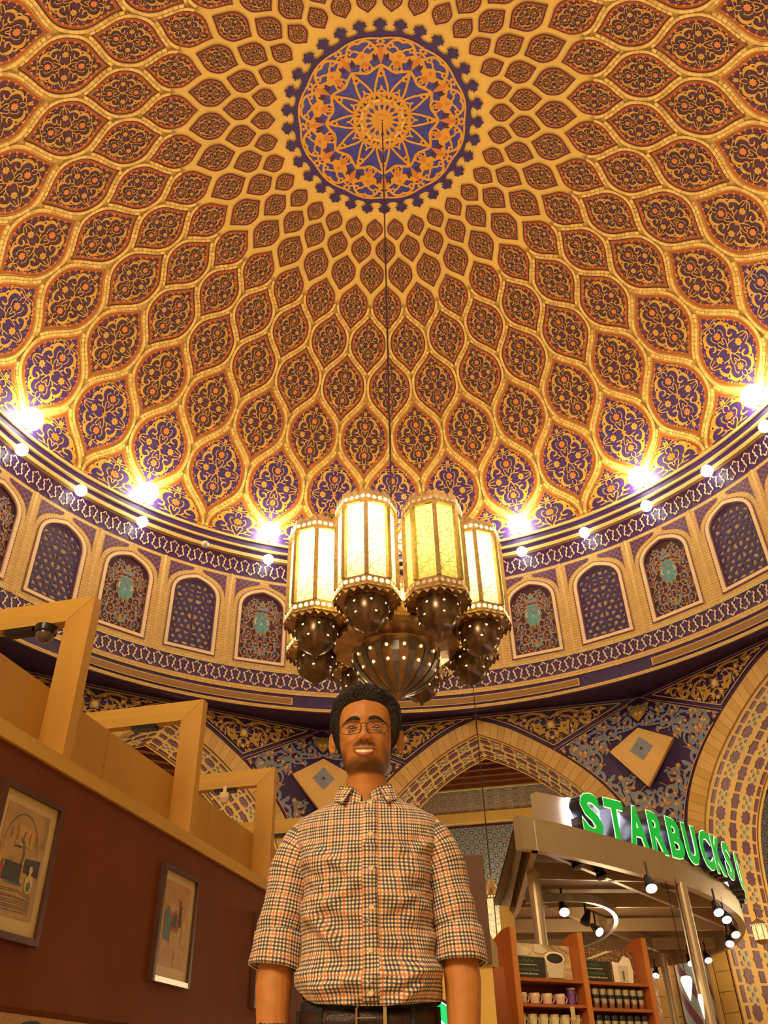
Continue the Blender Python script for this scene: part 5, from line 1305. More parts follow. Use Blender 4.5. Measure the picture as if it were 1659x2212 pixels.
for i, (w, lb) in enumerate(((.135, 'first cream mug from the left on the upper shelf'), (.265, 'second cream mug from the left on the upper shelf'), (.395, 'third cream mug from the left on the upper shelf'), (.53, 'fourth cream mug on the upper shelf, next to the purple one, price tag below it'))): put(m1, 'mug', w, .10, 1.46, lb, 'mug', 'cream mugs on the upper shelf', [(h1, 'handle')], zz)
m2, h2 = mugset(.036, .125, MUGP); e = put(m2, 'mug', .655, .10, 1.46, 'tall purple mug with a pale rim at the end of the cream mugs', 'mug', None, [(h2, 'handle')], zz); mb = MB(); mb.lathe([(.037, .112), (.038, .126), (.033, .127)], MUGM, 18); mb.build('pale_rim', e)
m3, h3 = mugset(.040, .11, MUGL)
for i in range(6): put(m3, 'mug', .10+.112*i, .09, 1.285, 'tall pale patterned mug, number %s from the left on the lower left shelf' % ('one', 'two', 'three', 'four', 'five', 'six')[i], 'mug', 'tall pale mugs on the lower left shelf', [(h3, 'handle')], zz)
mb = MB(); mb.box(SB+SD*.555-SN*.004+UPV*1.40, (.045, .003, .09), PAP, axes=SAX); mb.tube([SB+SD*.54-SN*.006+UPV*1.49, SB+SD*.555-SN*.006+UPV*1.44], .0015, PAP, 4); tag(mb.build('price_tag'), 'small cream paper tag hanging in front of the mug shelf', 'tag')
t1 = MB(); t1.lathe([(0, 0), (.026, 0), (.034, .07), (.0345, .075)], STEEL, 18); t1b = MB(); t1b.lathe([(.035, .073), (.036, .098), (.035, .100)], BAND, 18); t1c = MB(); t1c.lathe([(.034, .100), (.037, .140), (.034, .148), (0, .150)], STEEL, 18)
TA, TB, TC = t1.data('tumbler', True), t1b.data('black_grip'), t1c.data('steel_lid')
for i in range(8): put(TA, 'tumbler', .81+.086*i, .08, 1.445, 'steel tumbler with a black grip, %s from the left on the upper right shelf' % ('first', 'second', 'third', 'fourth', 'fifth', 'sixth', 'seventh', 'eighth')[i], 'tumbler', 'steel tumblers on the upper right shelf', [(TB, 'black_grip'), (TC, 'steel_lid')])
PATT = printmat('patterned_tumbler', 9, [(.35, (.05, .05, .05)), (.48, (.10, .10, .09)), (.52, (.60, .56, .45)), (.62, (.55, .50, .40)), (.68, (.06, .06, .06))])
t2 = MB(); t2.lathe([(0, 0), (.030, 0), (.035, .10), (.036, .12)], BAND, 18); t2b = MB(); t2b.lathe([(.0315, .012), (.0355, .095)], STEEL, 18); t2c = MB(); t2c.lathe([(.036, .118), (.034, .135), (0, .138)], BAND, 18)
TA2, TB2, TC2 = t2.data('tumbler', True), t2b.data('pale_print'), t2c.data('lid')
for i in range(8): put(TA2, 'tumbler', .81+.086*i, .08, 1.265, 'dark printed tumbler, %s from the left on the lower right shelf' % ('first', 'second', 'third', 'fourth', 'fifth', 'sixth', 'seventh', 'eighth')[i], 'tumbler', 'dark tumblers on the lower right shelf', [(TB2, 'pale_print'), (TC2, 'lid')])
lamp('SPOT', 'shelf_light', (1.5, 6.2, 3.3), 60, (1.0, .78, .45), .1, (1.4, 7.7, 1.5), 50)
# ------------------------------------------------------------------ brown board on a cream partition right of the man
BRN = mat('brown_board', (.115, .048, .022), .55, var=.08, bump=.05, bscale=120)
e = empty('menu_partition', (.1, 5.05, 0)); mb = MB(); mb.box((-.03, 0, 1.726), (.68, .10, .548), BRN); mb.build('brown_board', e); mb = MB(); mb.box((-.03, .02, .726), (.68, .06, 1.452), CREAM); mb.build('cream_lower_panel', e)
tag(e, 'brown board on a cream partition just right of the man\'s sleeve', 'partition')
mb = MB(); q = [(.50, 6.4), (.60, 6.5)]; mb.add([(.47, 6.4, 1.60), (.575, 6.5, 1.60), (.575, 6.5, 1.73), (.455, 6.4, 1.93), (.47, 6.45, 1.60), (.575, 6.55, 1.60), (.575, 6.55, 1.73), (.455, 6.45, 1.93)], [(0, 1, 2, 3), (7, 6, 5, 4), (0, 4, 5, 1), (1, 5, 6, 2), (2, 6, 7, 3), (3, 7, 4, 0)], KM)
mb.box((.54, 6.5, .8), (.13, .05, 1.6), CHER); tag(mb.build('cherry_end_panel'), 'narrow cherry end panel with a slanted beige top beside the shelf unit', 'panel')
# lit round green and white sign low behind the man
e = empty('round_logo_sign', (.02, 3.7, 1.02)); LGW = mat('logo_white_glow', (1, 1, 1), .4, var=0, emit=(.86, .92, 1.0), es=2.2); LGG = mat('logo_green_glow', (0, .4, .1), .4, var=0, emit=(.0, .62, .16), es=1.0)
def yf(x, z, h): return (x, -h, z)
mb = MB(); mb.lathe([(0, 0), (.175, 0), (.175, .06), (0, .06)], LBK, 40); mb.v = [(x, z-.03, y) for x, y, z in mb.v]; mb.build('case', e)
mb = MB(); mb.poly([(.165*math.cos(t*math.pi/20), .165*math.sin(t*math.pi/20)) for t in range(40)], yf, LGW, .033); d_ = mb.build('white_face', e)
mb = MB(); mb.ribbon([(.135*math.cos(t*math.pi/30), .135*math.sin(t*math.pi/30)) for t in range(60)], .05, yf, LGG, .036, closed=True); mb.build('green_ring', d_)
mb = MB(); mb.ribbon(bez((-.09, -.04), (-.03, .02), (.02, -.05), (.09, .0)), .006, yf, LGG, .036); mb.ribbon(bez((-.08, .03), (-.02, .08), (.02, .0), (.08, .05)), .006, yf, LGG, .036); mb.build('wavy_lines', d_)
tag(e, 'glowing white and green round shop sign low between the man and his left forearm', 'sign')
# hanging lanterns further off
def small_lantern(loc, r, hgt, lab, rim=BRASS):
    e = empty('hanging_lantern', loc); mb = MB()
    mb.lathe([(r*.9, 0), (r, .02), (r, hgt*.06)], rim, 8); mb.build('base_ring', e)
    mb = MB(); mb.lathe([(r*.92, hgt*.05), (r*.98, hgt*.5), (r*.92, hgt*.95)], GL1B, 8); mb.build('lit_glass', e)
    for i in range(8):
        a = 2*math.pi*i/8; mb = MB(); mb.tube([(r*.95*math.sin(a), r*.95*math.cos(a), hgt*.05), (r*1.0*math.sin(a), r*1.0*math.cos(a), hgt*.5), (r*.95*math.sin(a), r*.95*math.cos(a), hgt*.95)], r*.05, rim, 5); mb.build('frame_bar', e)
    mb = MB(); mb.lathe([(r, hgt*.95), (r*1.05, hgt*1.02), (r*.8, hgt*1.15), (r*.35, hgt*1.3), (r*.08, hgt*1.42), (0, hgt*1.5)], rim, 16); mb.build('domed_lid', e)
    mb = MB(); mb.lathe([(0, -hgt*.22), (r*.3, -hgt*.18), (r*.7, -hgt*.08), (r*.95, 0)], rim, 16); mb.build('bottom_bowl', e)
    mb = MB(); mb.tube([(0, 0, hgt*1.45), (0, 0, max(.5, 8.6-loc[2]))] if loc[0] < 3 else [(0, 0, hgt*1.45), (0, 0, hgt*1.45+.15), (1.1, .9, hgt*1.45+.15)], .008, DARK, 5); mb.build('cable', e)
    mb = MB()
    for i in range(24):
        a = 2*math.pi*(i+.5)/24; mb.poly(flowerp(0, 0, r*.075, 6, .2, 2), lambda u, v, h: ((r*1.03)*math.sin(a)+u*math.cos(a), (r*1.03)*math.cos(a)-u*math.sin(a), hgt*.985+v), STARE, 0)
    mb.build('pierced_glow', e)
    tag(e, lab, 'lantern'); return e
GL1B = glassmat('lit_cream_glass', (1.0, .84, .42), 5.0, .5)
small_lantern((1.06, 12.0, 2.45), .155, .60, 'large cream glowing hanging lantern behind the brown board, left of the kiosk')
small_lantern((6.27, 16.82, 3.06), .14, .27, 'small dazzling pendant lantern against the tiled pier at the right edge')
TDG = mat('teardrop_glow', (1, .9, .6), .3, var=0, emit=(1.0, .80, .42), es=5)  # bright flame-shaped spots built as glowing drops on added flexes
for x, y, z, r, lb in ((2.69, 9.5, 1.60, .055, 'bright teardrop spot, built as a hanging drop left of the thick kiosk post'), (2.79, 9.5, 1.44, .022, 'thin teardrop spot, built as a hanging drop touching the thick kiosk post')):
    e = empty('bright_teardrop', (x, y, z)); mb = MB(); mb.lathe([(0, 0), (r*.35, .05), (r*.8, .13), (r, .18), (r*.8, .21), (0, .22)], TDG, 16); mb.build('glass_drop', e, smooth=True); mb = MB(); mb.tube([(0, 0, .21), (0, 0, 2.72-z)], .004, BLK, 5); mb.build('flex', e); tag(e, lb, 'lamp', 'bright teardrop spots')
# counter under the kiosk so that the canopy has something below it
mb = MB(); mb.box((3.0, 13.0, .55), (2.4, 2.6, 1.1), CHER); o = mb.build('kiosk_counter'); tag(o, 'cherry wood counter under the kiosk canopy', 'counter')
# ------------------------------------------------------------------ people
def skinmat():
    m, n, L, b = nodes_of('brown_skin', .6); tc = n.new('ShaderNodeTexCoord'); sp = n.new('ShaderNodeSeparateXYZ'); L.new(tc.outputs['Object'], sp.inputs[0])
    nz = n.new('ShaderNodeTexNoise'); nz.inputs['Scale'].default_value = 35; nz.inputs['Detail'].default_value = 5; L.new(tc.outputs['Object'], nz.inputs['Vector'])
    n3 = n.new('ShaderNodeTexNoise'); n3.inputs['Scale'].default_value = 700; n3.inputs['Detail'].default_value = 2; L.new(tc.outputs['Object'], n3.inputs['Vector'])
    def ss(sock, a, b_):
        mr = n.new('ShaderNodeMapRange'); mr.interpolation_type = 'SMOOTHSTEP'; mr.inputs['From Min'].default_value = a; mr.inputs['From Max'].default_value = b_; L.new(sock, mr.inputs['Value']); return mr.outputs[0]
    z = sp.outputs[2]; y = sp.outputs[1]; ax = vmath(n, L, 'ABSOLUTE', sp.outputs[0])
    # stubble on jaw, chin and upper lip
    jaw = vmath(n, L, 'MULTIPLY', ss(z, 1.566, 1.544), ss(z, 1.520, 1.530))
    side = vmath(n, L, 'MULTIPLY', vmath(n, L, 'MULTIPLY', ss(ax, .040, .056), ss(z, 1.60, 1.570)), ss(z, 1.518, 1.530))
    lip = vmath(n, L, 'MULTIPLY', vmath(n, L, 'MULTIPLY', ss(z, 1.579, 1.583), ss(z, 1.594, 1.588)), vmath(n, L, 'MULTIPLY', ss(ax, .036, .022), ss(y, -.08, -.09)))
    st = vmath(n, L, 'MAXIMUM', vmath(n, L, 'MAXIMUM', jaw, side), lip)
    st = vmath(n, L, 'MULTIPLY', st, vmath(n, L, 'MULTIPLY', ss(n3.outputs[0], .05, .42), .80))
    st = vmath(n, L, 'MULTIPLY', st, ss(z, 1.40, 1.50))
    base = mixc(n, L, ss(nz.outputs[0], .35, .65), (.50, .195, .042), (.56, .23, .055))
    L.new(mixc(n, L, st, base, (.055, .024, .012)), b.inputs['Base Color'])
    b.inputs['Subsurface Weight'].default_value = .08; b.inputs['Subsurface Radius'].default_value = (.01, .004, .002)
    bp = n.new('ShaderNodeBump'); bp.inputs['Strength'].default_value = .08; bp.inputs['Distance'].default_value = .001; L.new(n3.outputs[0], bp.inputs['Height']); L.new(bp.outputs[0], b.inputs['Normal'])
    return m
SKIN = skinmat()
HAIR = mat('black_hair', (.008, .004, .003), .6, var=.3, vscale=60, bump=.5, bscale=220, stretch=(1, 1, .25))
def checkmat():
    m, n, L, b = nodes_of('gingham_cotton', .8); tc = n.new('ShaderNodeUVMap'); sp = n.new('ShaderNodeSeparateXYZ'); L.new(tc.outputs[0], sp.inputs[0])
    def stripes(s):
        t = vmath(n, L, 'DIVIDE', s, .0079); fr = vmath(n, L, 'FRACT', t); on = vmath(n, L, 'LESS_THAN', fr, .48)
        i5 = vmath(n, L, 'FRACT', vmath(n, L, 'DIVIDE', vmath(n, L, 'FLOOR', t), 5.0)); org = vmath(n, L, 'LESS_THAN', vmath(n, L, 'ABSOLUTE', vmath(n, L, 'SUBTRACT', i5, .4)), .09)
        return on, org
    (ou, gu), (ov, gv) = stripes(sp.outputs[0]), stripes(sp.outputs[1])
    NV, OR_, W_ = (.020, .013, .045), (.58, .13, .018), (.98, .80, .55)
    inv = lambda s: vmath(n, L, 'SUBTRACT', 1.0, s); mul = lambda a, b_: vmath(n, L, 'MULTIPLY', a, b_)
    c = mixc(n, L, mul(mul(ou, inv(gu)), .80), W_, NV); c = mixc(n, L, mul(mul(ov, inv(gv)), .80), c, NV)
    c = mixc(n, L, mul(mul(ou, gu), .72), c, OR_); c2 = mixc(n, L, mul(mul(ov, gv), .66), c, OR_)
    L.new(c2, b.inputs['Base Color']); b.inputs['Sheen Weight'].default_value = .1
    wv = n.new('ShaderNodeTexNoise'); wv.inputs['Scale'].default_value = 900; L.new(tc.outputs[0], wv.inputs['Vector']); bp = n.new('ShaderNodeBump'); bp.inputs['Strength'].default_value = .15; bp.inputs['Distance'].default_value = .001; L.new(wv.outputs[0], bp.inputs['Height']); L.new(bp.outputs[0], b.inputs['Normal'])
    return m
GING = checkmat()
DEN = mat('dark_denim', (.016, .013, .018), .75, var=.35, vscale=25, bump=.3, bscale=400); DENS = mat('denim_seam', (.045, .032, .028), .8, var=.2)
BELT = mat('brown_leather', (.030, .012, .007), .4, var=.15, bump=.2, bscale=200); BUCK = mat('buckle_metal', (.62, .45, .25), .28, metal=.9, var=.03); SHOE = mat('shoe_leather', (.03, .015, .01), .35, var=.1)
BTN = mat('button_cream', (.78, .62, .38), .35, var=.02)
HR = [(1.40, .150, -.085, .095, 2.4), (1.43, .120, -.065, .085, 2.2), (1.45, .075, -.058, .078, 2.0), (1.47, .060, -.056, .072, 2.0), (1.500, .0535, -.059, .069, 2.0), (1.525, .052, -.066, .070, 2.0), (1.531, .049, -.073, .071, 2.0), (1.535, .047, -.084, .073, 1.9), (1.540, .0455, -.092, .075, 1.85), (1.549, .050, -.098, .079, 1.85), (1.563, .0575, -.101, .085, 1.95), (1.582, .0620, -.0995, .090, 2.05), (1.61, .0685, -.097, .094, 2.1), (1.64, .0715, -.093, .098, 2.15), (1.665, .0735, -.0975, .100, 2.15), (1.69, .0735, -.095, .098, 2.1), (1.712, .0690, -.084, .090, 2.05), (1.730, .058, -.064, .074, 2.0), (1.744, .038, -.038, .050, 2.0), (1.7505, .014, -.014, .02, 2.0)]
_hz = [r[0] for r in HR]
def head_pt(th, z, feat=True):
    """th=0 is straight ahead (-y)"""
    hw, yf, yb, e = [float(np.interp(z, _hz, [r[i] for r in HR])) for i in (1, 2, 3, 4)]
    s, c = math.sin(th), math.cos(th); x = hw*math.copysign(abs(s)**(2/e), s); yy = (yf if c > 0 else -yb)*abs(c)**(2/e)*1.0
    if c < 0: yy = yb*abs(c)**(2/e)
    y = yy; d = 0.0
    if feat and c > 0.1:
        g = lambda X, Z, sx, sz: math.exp(-((x-X)/sx)**2-((z-Z)/sz)**2)
        ax = abs(x); ga = lambda X, Z, sx, sz: math.exp(-((ax-X)/sx)**2-((z-Z)/sz)**2)
        # nose
        if z > 1.6025: A = .0235*max(0, min(1, (1.652-z)/(1.652-1.6025)))**1.0+.002
        else: A = .0255*max(0, min(1, (z-1.588)/(1.6025-1.588)))**.6
        wd = .0085+.0045*max(0, min(1, (1.64-z)/.035)); d += A*math.exp(-(x/wd)**2)
        d += .014*ga(.0140, 1.597, .0070, .0070)-.004*ga(.007, 1.5895, .004, .003)
        d += -.0105*ga(.031, 1.634, .0155, .0105)-.003*ga(.012, 1.638, .006, .01)          # eye sockets
        d += .0055*ga(.030, 1.656, .020, .007)+.002*g(0, 1.66, .02, .015)                  # brow
        d += .0075*ga(.043, 1.598, .015, .014)                                            # smiling cheeks
        d += -.0035*math.exp(-(((ax-.030-(1.598-z)*.35)/.004)**2))*max(0, min(1, (1.605-z)/.01))*max(0, min(1, (z-1.562)/.01))  # smile folds
        d += .0045*ga(.0, 1.579, .026, .006)+.0055*ga(.0, 1.5585, .022, .006)-.006*ga(0, 1.569, .026, .0045)-.003*ga(0, 1.549, .018, .004)
        d += .004*ga(.0, 1.545, .017, .007)
        d += .0016*ga(.031, 1.622, .016, .003)                                            # lower lid
    return Vector((x, y-d, z))
def loft(mb, ringfn, zs, n, m, caps=(True, True), uv=None):
    vs = []; u_ = []
    for z in zs:
        for j in range(n):
            th = 2*math.pi*j/n; p = ringfn(th, z); vs.append(p)
    fs = [(i*n+j, i*n+(j+1) % n, (i+1)*n+(j+1) % n, (i+1)*n+j) for i in range(len(zs)-1) for j in range(n)]
    if caps[0]: fs.append(tuple(range(n))[::-1])
    if caps[1]: fs.append(tuple((len(zs)-1)*n+j for j in range(n)))
    mb.add(vs, fs, m); return mb
TR = [(.90, .150, -.085, .10, 2.3), (1.02, .142, -.088, .09, 2.3), (1.15, .138, -.090, .088, 2.3), (1.28, .145, -.095, .095, 2.3), (1.36, .155, -.095, .10, 2.4), (1.40, .150, -.085, .095, 2.4)]
def ring_of(T, th, z, add=0.0):
    zz = [r[0] for r in T]; hw, yf, yb, e = [float(np.interp(z, zz, [r[i] for r in T])) for i in (1, 2, 3, 4)]
    s, c = math.sin(th), math.cos(th); return Vector(((hw+add)*math.copysign(abs(s)**(2/e), s), ((yf-add) if c > 0 else -(yb+add))*abs(c)**(2/e)*(1 if c > 0 else -1), z))
def hand(mb, wrist, side, m):
    w = Vector(wrist); dn = Vector((side*-.02, -.10, -1)).normalized(); fw = Vector((side*.1, -1, .1)).normalized(); fw = (fw-dn*fw.dot(dn)).normalized(); out = dn.cross(fw)
    mb.tube([w-dn*.02, w+dn*.02, w+dn*.05, w+dn*.085, w+dn*.10], [.027, .032, .038, .040, .034], m, 14, ell=[.7, .6, .42, .36, .34])
    for i, (o_, l) in enumerate(((-.030, .062), (-.010, .074), (.011, .069), (.030, .055))):
        b = w+dn*.088+fw*(-o_); c1 = out*(-side)
        mb.tube([b, b+dn*l*.42+c1*.003, b+dn*l*.72+c1*.012, b+dn*l*.95+c1*.026], [.0092, .0088, .0080, .0062], m, 8)
    b = w+dn*.035+fw*.030; mb.tube([b-fw*.012, b+fw*.018+dn*.022, b+fw*.026+dn*.050, b+fw*.022+dn*.070], [.013, .0115, .010, .0075], m, 8)
def make_man():
    P0 = Vector((-.107, 2.10, 0)); man = empty('person', P0)
    tag(man, 'smiling young man in glasses and a navy and orange checked shirt, standing', 'person')
    mb = MB(); n = 72
    zs = [z for z in np.linspace(.90, 1.38, 14)]
    loft(mb, lambda th, z: ring_of(TR, th, z), zs+[1.40], 72, SKIN, (True, True))
    zs2 = list(np.linspace(1.38, 1.50, 14))+list(np.linspace(1.506, 1.68, 84))+list(np.linspace(1.685, 1.735, 14))+[1.740, 1.744, 1.748, 1.7505]
    loft(mb, lambda th, z: head_pt(th, z), zs2, 120, SKIN, (True, True))
    for sx in (1, -1):   # ears, arms, hands, legs
        e0 = Vector((sx*.0755, .010, 1.626)); vs = []; K = 12
        for i in range(7):
            f = i/6; th_ = math.pi*f
            for j in range(K):
                a = 2*math.pi*j/K; ro = math.sin(th_)**.5 if 0 < f < 1 else .02
                yy, zz = .0185*math.cos(a)*ro, (.028 if math.sin(a) > 0 else .026)*math.sin(a)*ro
                vs.append(e0+Vector((sx*(.012*(1 if yy > -.004 else .4)*(-math.cos(th_))*.5+.006+max(0, yy+.006)*.75), yy+zz*.18, zz)))
        mb.add(vs, [(i*K+j, i*K+(j+1) % K, (i+1)*K+(j+1) % K, (i+1)*K+j) for i in range(6) for j in range(K)]+[tuple(range(K)), tuple(6*K+j for j in range(K))], SKIN)
        rim = [e0+Vector((sx*(.012+.003*math.sin(t)+.010*max(0, math.cos(t))), .0175*math.cos(t)+.003, .0265*math.sin(t)+.003)) for t in np.linspace(-.6, 3.6, 14)]
        mb.tube(rim, .0042, SKIN, 8)
        mb.tube([(sx*.13, 0, 1.40), (sx*.165, .0, 1.37), (sx*.185, .0, 1.28), (sx*.20, .0, 1.18), (sx*.207, -.012, 1.12), (sx*.209, -.022, 1.07), (sx*.205, -.034, 1.0), (sx*.200, -.045, .94), (sx*.197, -.05, .90)], [.05, .048, .043, .039, .040, .0405, .036, .030, .026], SKIN, 18)
        hand(mb, (sx*.197, -.05, .905), sx, SKIN)
        mb.tube([(sx*.085, .0, .93), (sx*.09, .0, .80), (sx*.10, -.005, .50), (sx*.105, .01, .30), (sx*.11, .02, .10)], [.078, .075, .052, .048, .036], SKIN, 16)
        mb.tube([(sx*.11, .04, .07), (sx*.115, -.04, .05), (sx*.12, -.13, .035)], [.035, .036, .028], SKIN, 12)
    body = mb.build('body', man, smooth=True)
    md_ = body.modifiers.new('join', 'REMESH'); md_.mode = 'VOXEL'; md_.voxel_size = .0031; md_.use_smooth_shade = True
    sm = body.modifiers.new('soft', 'SMOOTH'); sm.factor = .45; sm.iterations = 3
    # face details
    EW = mat('eye_white', (.42, .32, .22), .2, var=0); IR = mat('iris_brown', (.020, .008, .003), .6, var=0); TOO = mat('teeth', (.95, .82, .60), .3, var=.03); LIP = mat('lip', (.40, .12, .06), .4, var=.05); LIPD = mat('mouth_dark', (.06, .012, .008), .6, var=0)
    for sx in (1, -1):
        c = Vector((sx*.0315, -.0785, 1.6325)); mb = MB(); mb.lathe([(.0118*math.sin(t), -.0118*math.cos(t)) for t in np.linspace(0.001, math.pi, 10)], EW, 16, c); ey = mb.build('eye', man, smooth=True)
        mb = MB(); mb.poly([(.0068*math.cos(t*math.pi/9), .0066*math.sin(t*math.pi/9)) for t in range(18)], lambda x, z, h: (c.x+x, c.y-math.sqrt(max(0, .0121**2-x*x-z*z)), c.z-.0008+z), IR); mb.build('iris', ey)
        # lids: skin bands above and below the eye opening
        for s2, o_, th_ in ((1, .0066, .0026), (-1, -.0058, .0014)):
            pts = [c+Vector((x, -math.sqrt(max(0, .0126**2-x*x*.55))-.0004, o_*(1-(x/.0165)**2)*1.0)) for x in np.linspace(-.0155, .0155, 11)]
            mb = MB(); mb.tube(pts, [.0012]+[th_]*9+[.0012], SKIN, 8); mb.build('eyelid', man, smooth=True)
        pts = [c+Vector((x, -math.sqrt(max(0, .0132**2-x*x*.55))-.0015, .0016+.0040*(1-(x/.0165)**2))) for x in np.linspace(-.0155, .0155, 11)]
        mb = MB(); mb.tube(pts, [.0004]+[.0009]*9+[.0004], HAIR, 6); mb.build('eyelashes', man)
        # eyebrow
        mb = MB(); q = bez((sx*.011, 1.6520), (sx*.024, 1.6575), (sx*.042, 1.6600), (sx*.060, 1.6460), 16)
        pts = []
        for x, z in q:
            th = math.asin(max(-1, min(1, x/.077))); best = min((abs(head_pt(t, z).x-x), t) for t in np.linspace(-1.3, 1.3, 121))[1]; p = head_pt(best, z); pts.append(p+Vector((0, -.0012, 0)))
        mb.tube(pts, [.0020, .0036, .0046, .0050, .0050, .0050, .0048, .0046, .0044, .0042, .0039, .0036, .0033, .0029, .0024, .0018, .0009], HAIR, 8, ell=[.32]*17); mb.build('eyebrow', man, smooth=True)
    def face_at(x, z):
        t = min((abs(head_pt(t, z).x-x), t) for t in np.linspace(-1.2, 1.2, 141))[1]; return head_pt(t, z)
    # smile: dark mouth, teeth, lips
    def mouthline(dz0, dz1, n=13): return [(x, 1.5690+.0075*(abs(x)/.029)**2+dz0+(dz1-dz0)*(abs(x)/.029)**2) for x in np.linspace(-.029, .029, n)]
    up = mouthline(.0048, .0004); lo = mouthline(-.0085, -.0004); mb = MB()
    ym = lambda x: face_at(x, 1.579).y; vs = [(x, ym(x)+.0035, z) for x, z in up]+[(x, ym(x)+.0035, z) for x, z in lo]; k = len(up)
    mb.add(vs, [(i, i+1, k+i+1, k+i) for i in range(k-1)], LIPD); mo = mb.build('mouth', man)
    for i in range(-4, 4):
        x0, x1 = i*.0053+.0002, (i+1)*.0053-.0002; xm = (x0+x1)/2; zc = 1.5690+.0075*(abs(xm)/.029)**2; hh = .0062-abs(i+.5)*.00035; mb = MB()
        vs = []
        for x in (x0, x1):
            for z in (zc+.0036, zc+.0036-hh*1.7): vs += [(x, ym(x)+.0012, z), (x, ym(x)+.004, z)]
        mb.add(vs, [(0, 2, 6, 4), (0, 1, 3, 2), (4, 6, 7, 5), (2, 3, 7, 6), (0, 4, 5, 1)], TOO); mb.build('tooth', mo)
    for L_, r0 in ((up, .0026), (lo, .0040)):
        pts = [Vector((x, ym(x)-.0002, z+(.0010 if r0 < .003 else -.0016))) for x, z in L_]; mb = MB(); k = len(pts)
        mb.tube(pts, [max(.0009, r0*(1-(abs(i-(k-1)/2)/((k-1)/2))**2.2)) for i in range(k)], LIP, 8); mb.build('lip', man, smooth=True)
    # nostrils
    for sx in (1, -1):
        mb = MB(); mb.poly([(sx*.0068+.0035*math.cos(t*.785), .0020*math.sin(t*.785)) for t in range(8)], lambda x, u, h: (x, head_pt(0, 1.5925).y-.0040+u*1.5+abs(x)*.5, 1.5905+abs(u)*.1), LIPD); mb.build('nostril', man)
    # hair cap
    def zline(th):
        a = abs(math.degrees(th)) if th <= math.pi else 360-math.degrees(th)
        return float(np.interp(a, [0, 30, 48, 58, 66, 72, 80, 88, 96, 112, 130, 180], [1.706, 1.703, 1.697, 1.682, 1.655, 1.622, 1.582, 1.584, 1.655, 1.640, 1.585, 1.545]))
    rnd = random.Random(11); ph = [rnd.uniform(0, 6.28) for _ in range(8)]
    def hairp(th, t, extra=0.0):
        zl = zline(th); z = zl+(1.7503-zl)*min(.999, t)**.85; a = abs(math.degrees(th)) if th <= math.pi else 360-math.degrees(th)
        side_ = min(1, t*5); zf = max(0, min(1, (z-1.60)/.06)) if a < 125 else 1; thick = (.0015+(.004+.0135*zf)*side_+(.008*max(0, 1-a/75))*side_*(1-t*.45)+.004*t)
        p = head_pt(th, z, False); nrm = Vector((p.x/.077**2, p.y/.098**2, max(0, (z-1.64))/.11**2)); nrm = nrm.normalized() if nrm.length > 0 else Vector((0, 0, 1))
        w_ = .0018*math.sin(9*th+ph[0]+4*t)+.0009*math.sin(23*th+ph[1]-6*t)+.0006*math.sin(61*th+ph[2]+9*t)
        if t <= .001: return p-nrm*.002
        return p+nrm*(thick+w_*side_+extra)
    mb = MB(); n = 160; ts = [0, .02, .05, .1, .16, .24, .33, .43, .53, .63, .73, .82, .9, .96, .995]; vs = []
    for t in ts:
        for j in range(n): vs.append(hairp(2*math.pi*j/n, t))
    fs = [(i*n+j, i*n+(j+1) % n, (i+1)*n+(j+1) % n, (i+1)*n+j) for i in range(len(ts)-1) for j in range(n)]; fs.append(tuple((len(ts)-1)*n+j for j in range(n)))
    mb.add(vs, fs, HAIR); hr = mb.build('hair', man, smooth=True)
    mb = MB()
    for i in range(700):
        th = rnd.uniform(-math.pi, math.pi); t0 = rnd.uniform(.03, .75); sw = rnd.uniform(.05, .35); L_ = rnd.uniform(.2, .4)
        pts = [hairp((th+sw*f) % (2*math.pi), min(.98, t0+L_*f), -.0004+.0012*math.sin(math.pi*min(1, f+.1))) for f in (0, .25, .5, .75, 1)]
        mb.tube(pts, [.0004, .0010, .0012, .0009, .0003], HAIR, 5)
    o = mb.build('hair_locks', hr, smooth=True, kind='stuff')
    # eyeglasses
    GM = mat('dark_wire', (.06, .03, .02), .3, metal=.6, var=0); LENS = mat('lens_glass', (1, .95, .9), .05, var=0, alpha=.02); LENS.node_tree.nodes['Principled BSDF'].inputs['Specular IOR Level'].default_value = .1
    gl = MB(); yg = -.108
    def lens_out(sx): 
        c = (sx*.0335, 1.6245); return [(c[0]+.0265*math.copysign(abs(math.cos(t))**.55, math.cos(t)), c[1]+.0155*math.copysign(abs(math.sin(t))**.6, math.sin(t))+(.0015 if math.cos(t)*sx < 0 else 0)) for t in np.linspace(0, 2*math.pi, 33)[:-1]]
    for sx in (1, -1):
        q = lens_out(sx); P = [Vector((x, yg+.16*(abs(x)-.01)**1.0*abs(x)*2, z)) for x, z in q]
        gl.tube(P+[P[0], P[1]], .0010, GM, 6, cap=False)
        gl.tube([P[0] if sx > 0 else P[16], Vector((sx*.066, -.085, 1.632)), Vector((sx*.078, -.05, 1.637)), Vector((sx*.084, .0, 1.645)), Vector((sx*.082, .02, 1.632))], .0012, GM, 6)
        gl.tube([Vector((sx*.010, yg+.001, 1.622)), Vector((sx*.009, yg+.008, 1.617)), Vector((sx*.0105, yg+.013, 1.612))], .0012, GM, 6)
    gl.tube([(-.0085, yg, 1.634), (-.004, yg-.003, 1.6365), (.004, yg-.003, 1.6365), (.0085, yg, 1.634)], .0012, GM, 6)
    g_ = gl.build('eyeglasses', man)
    for sx in (1, -1):
        mb = MB(); q = lens_out(sx); mb.poly(q, lambda x, z, h: (x, yg+.16*(abs(x)-.01)*abs(x)*2, z), LENS); mb.build('lens', g_)
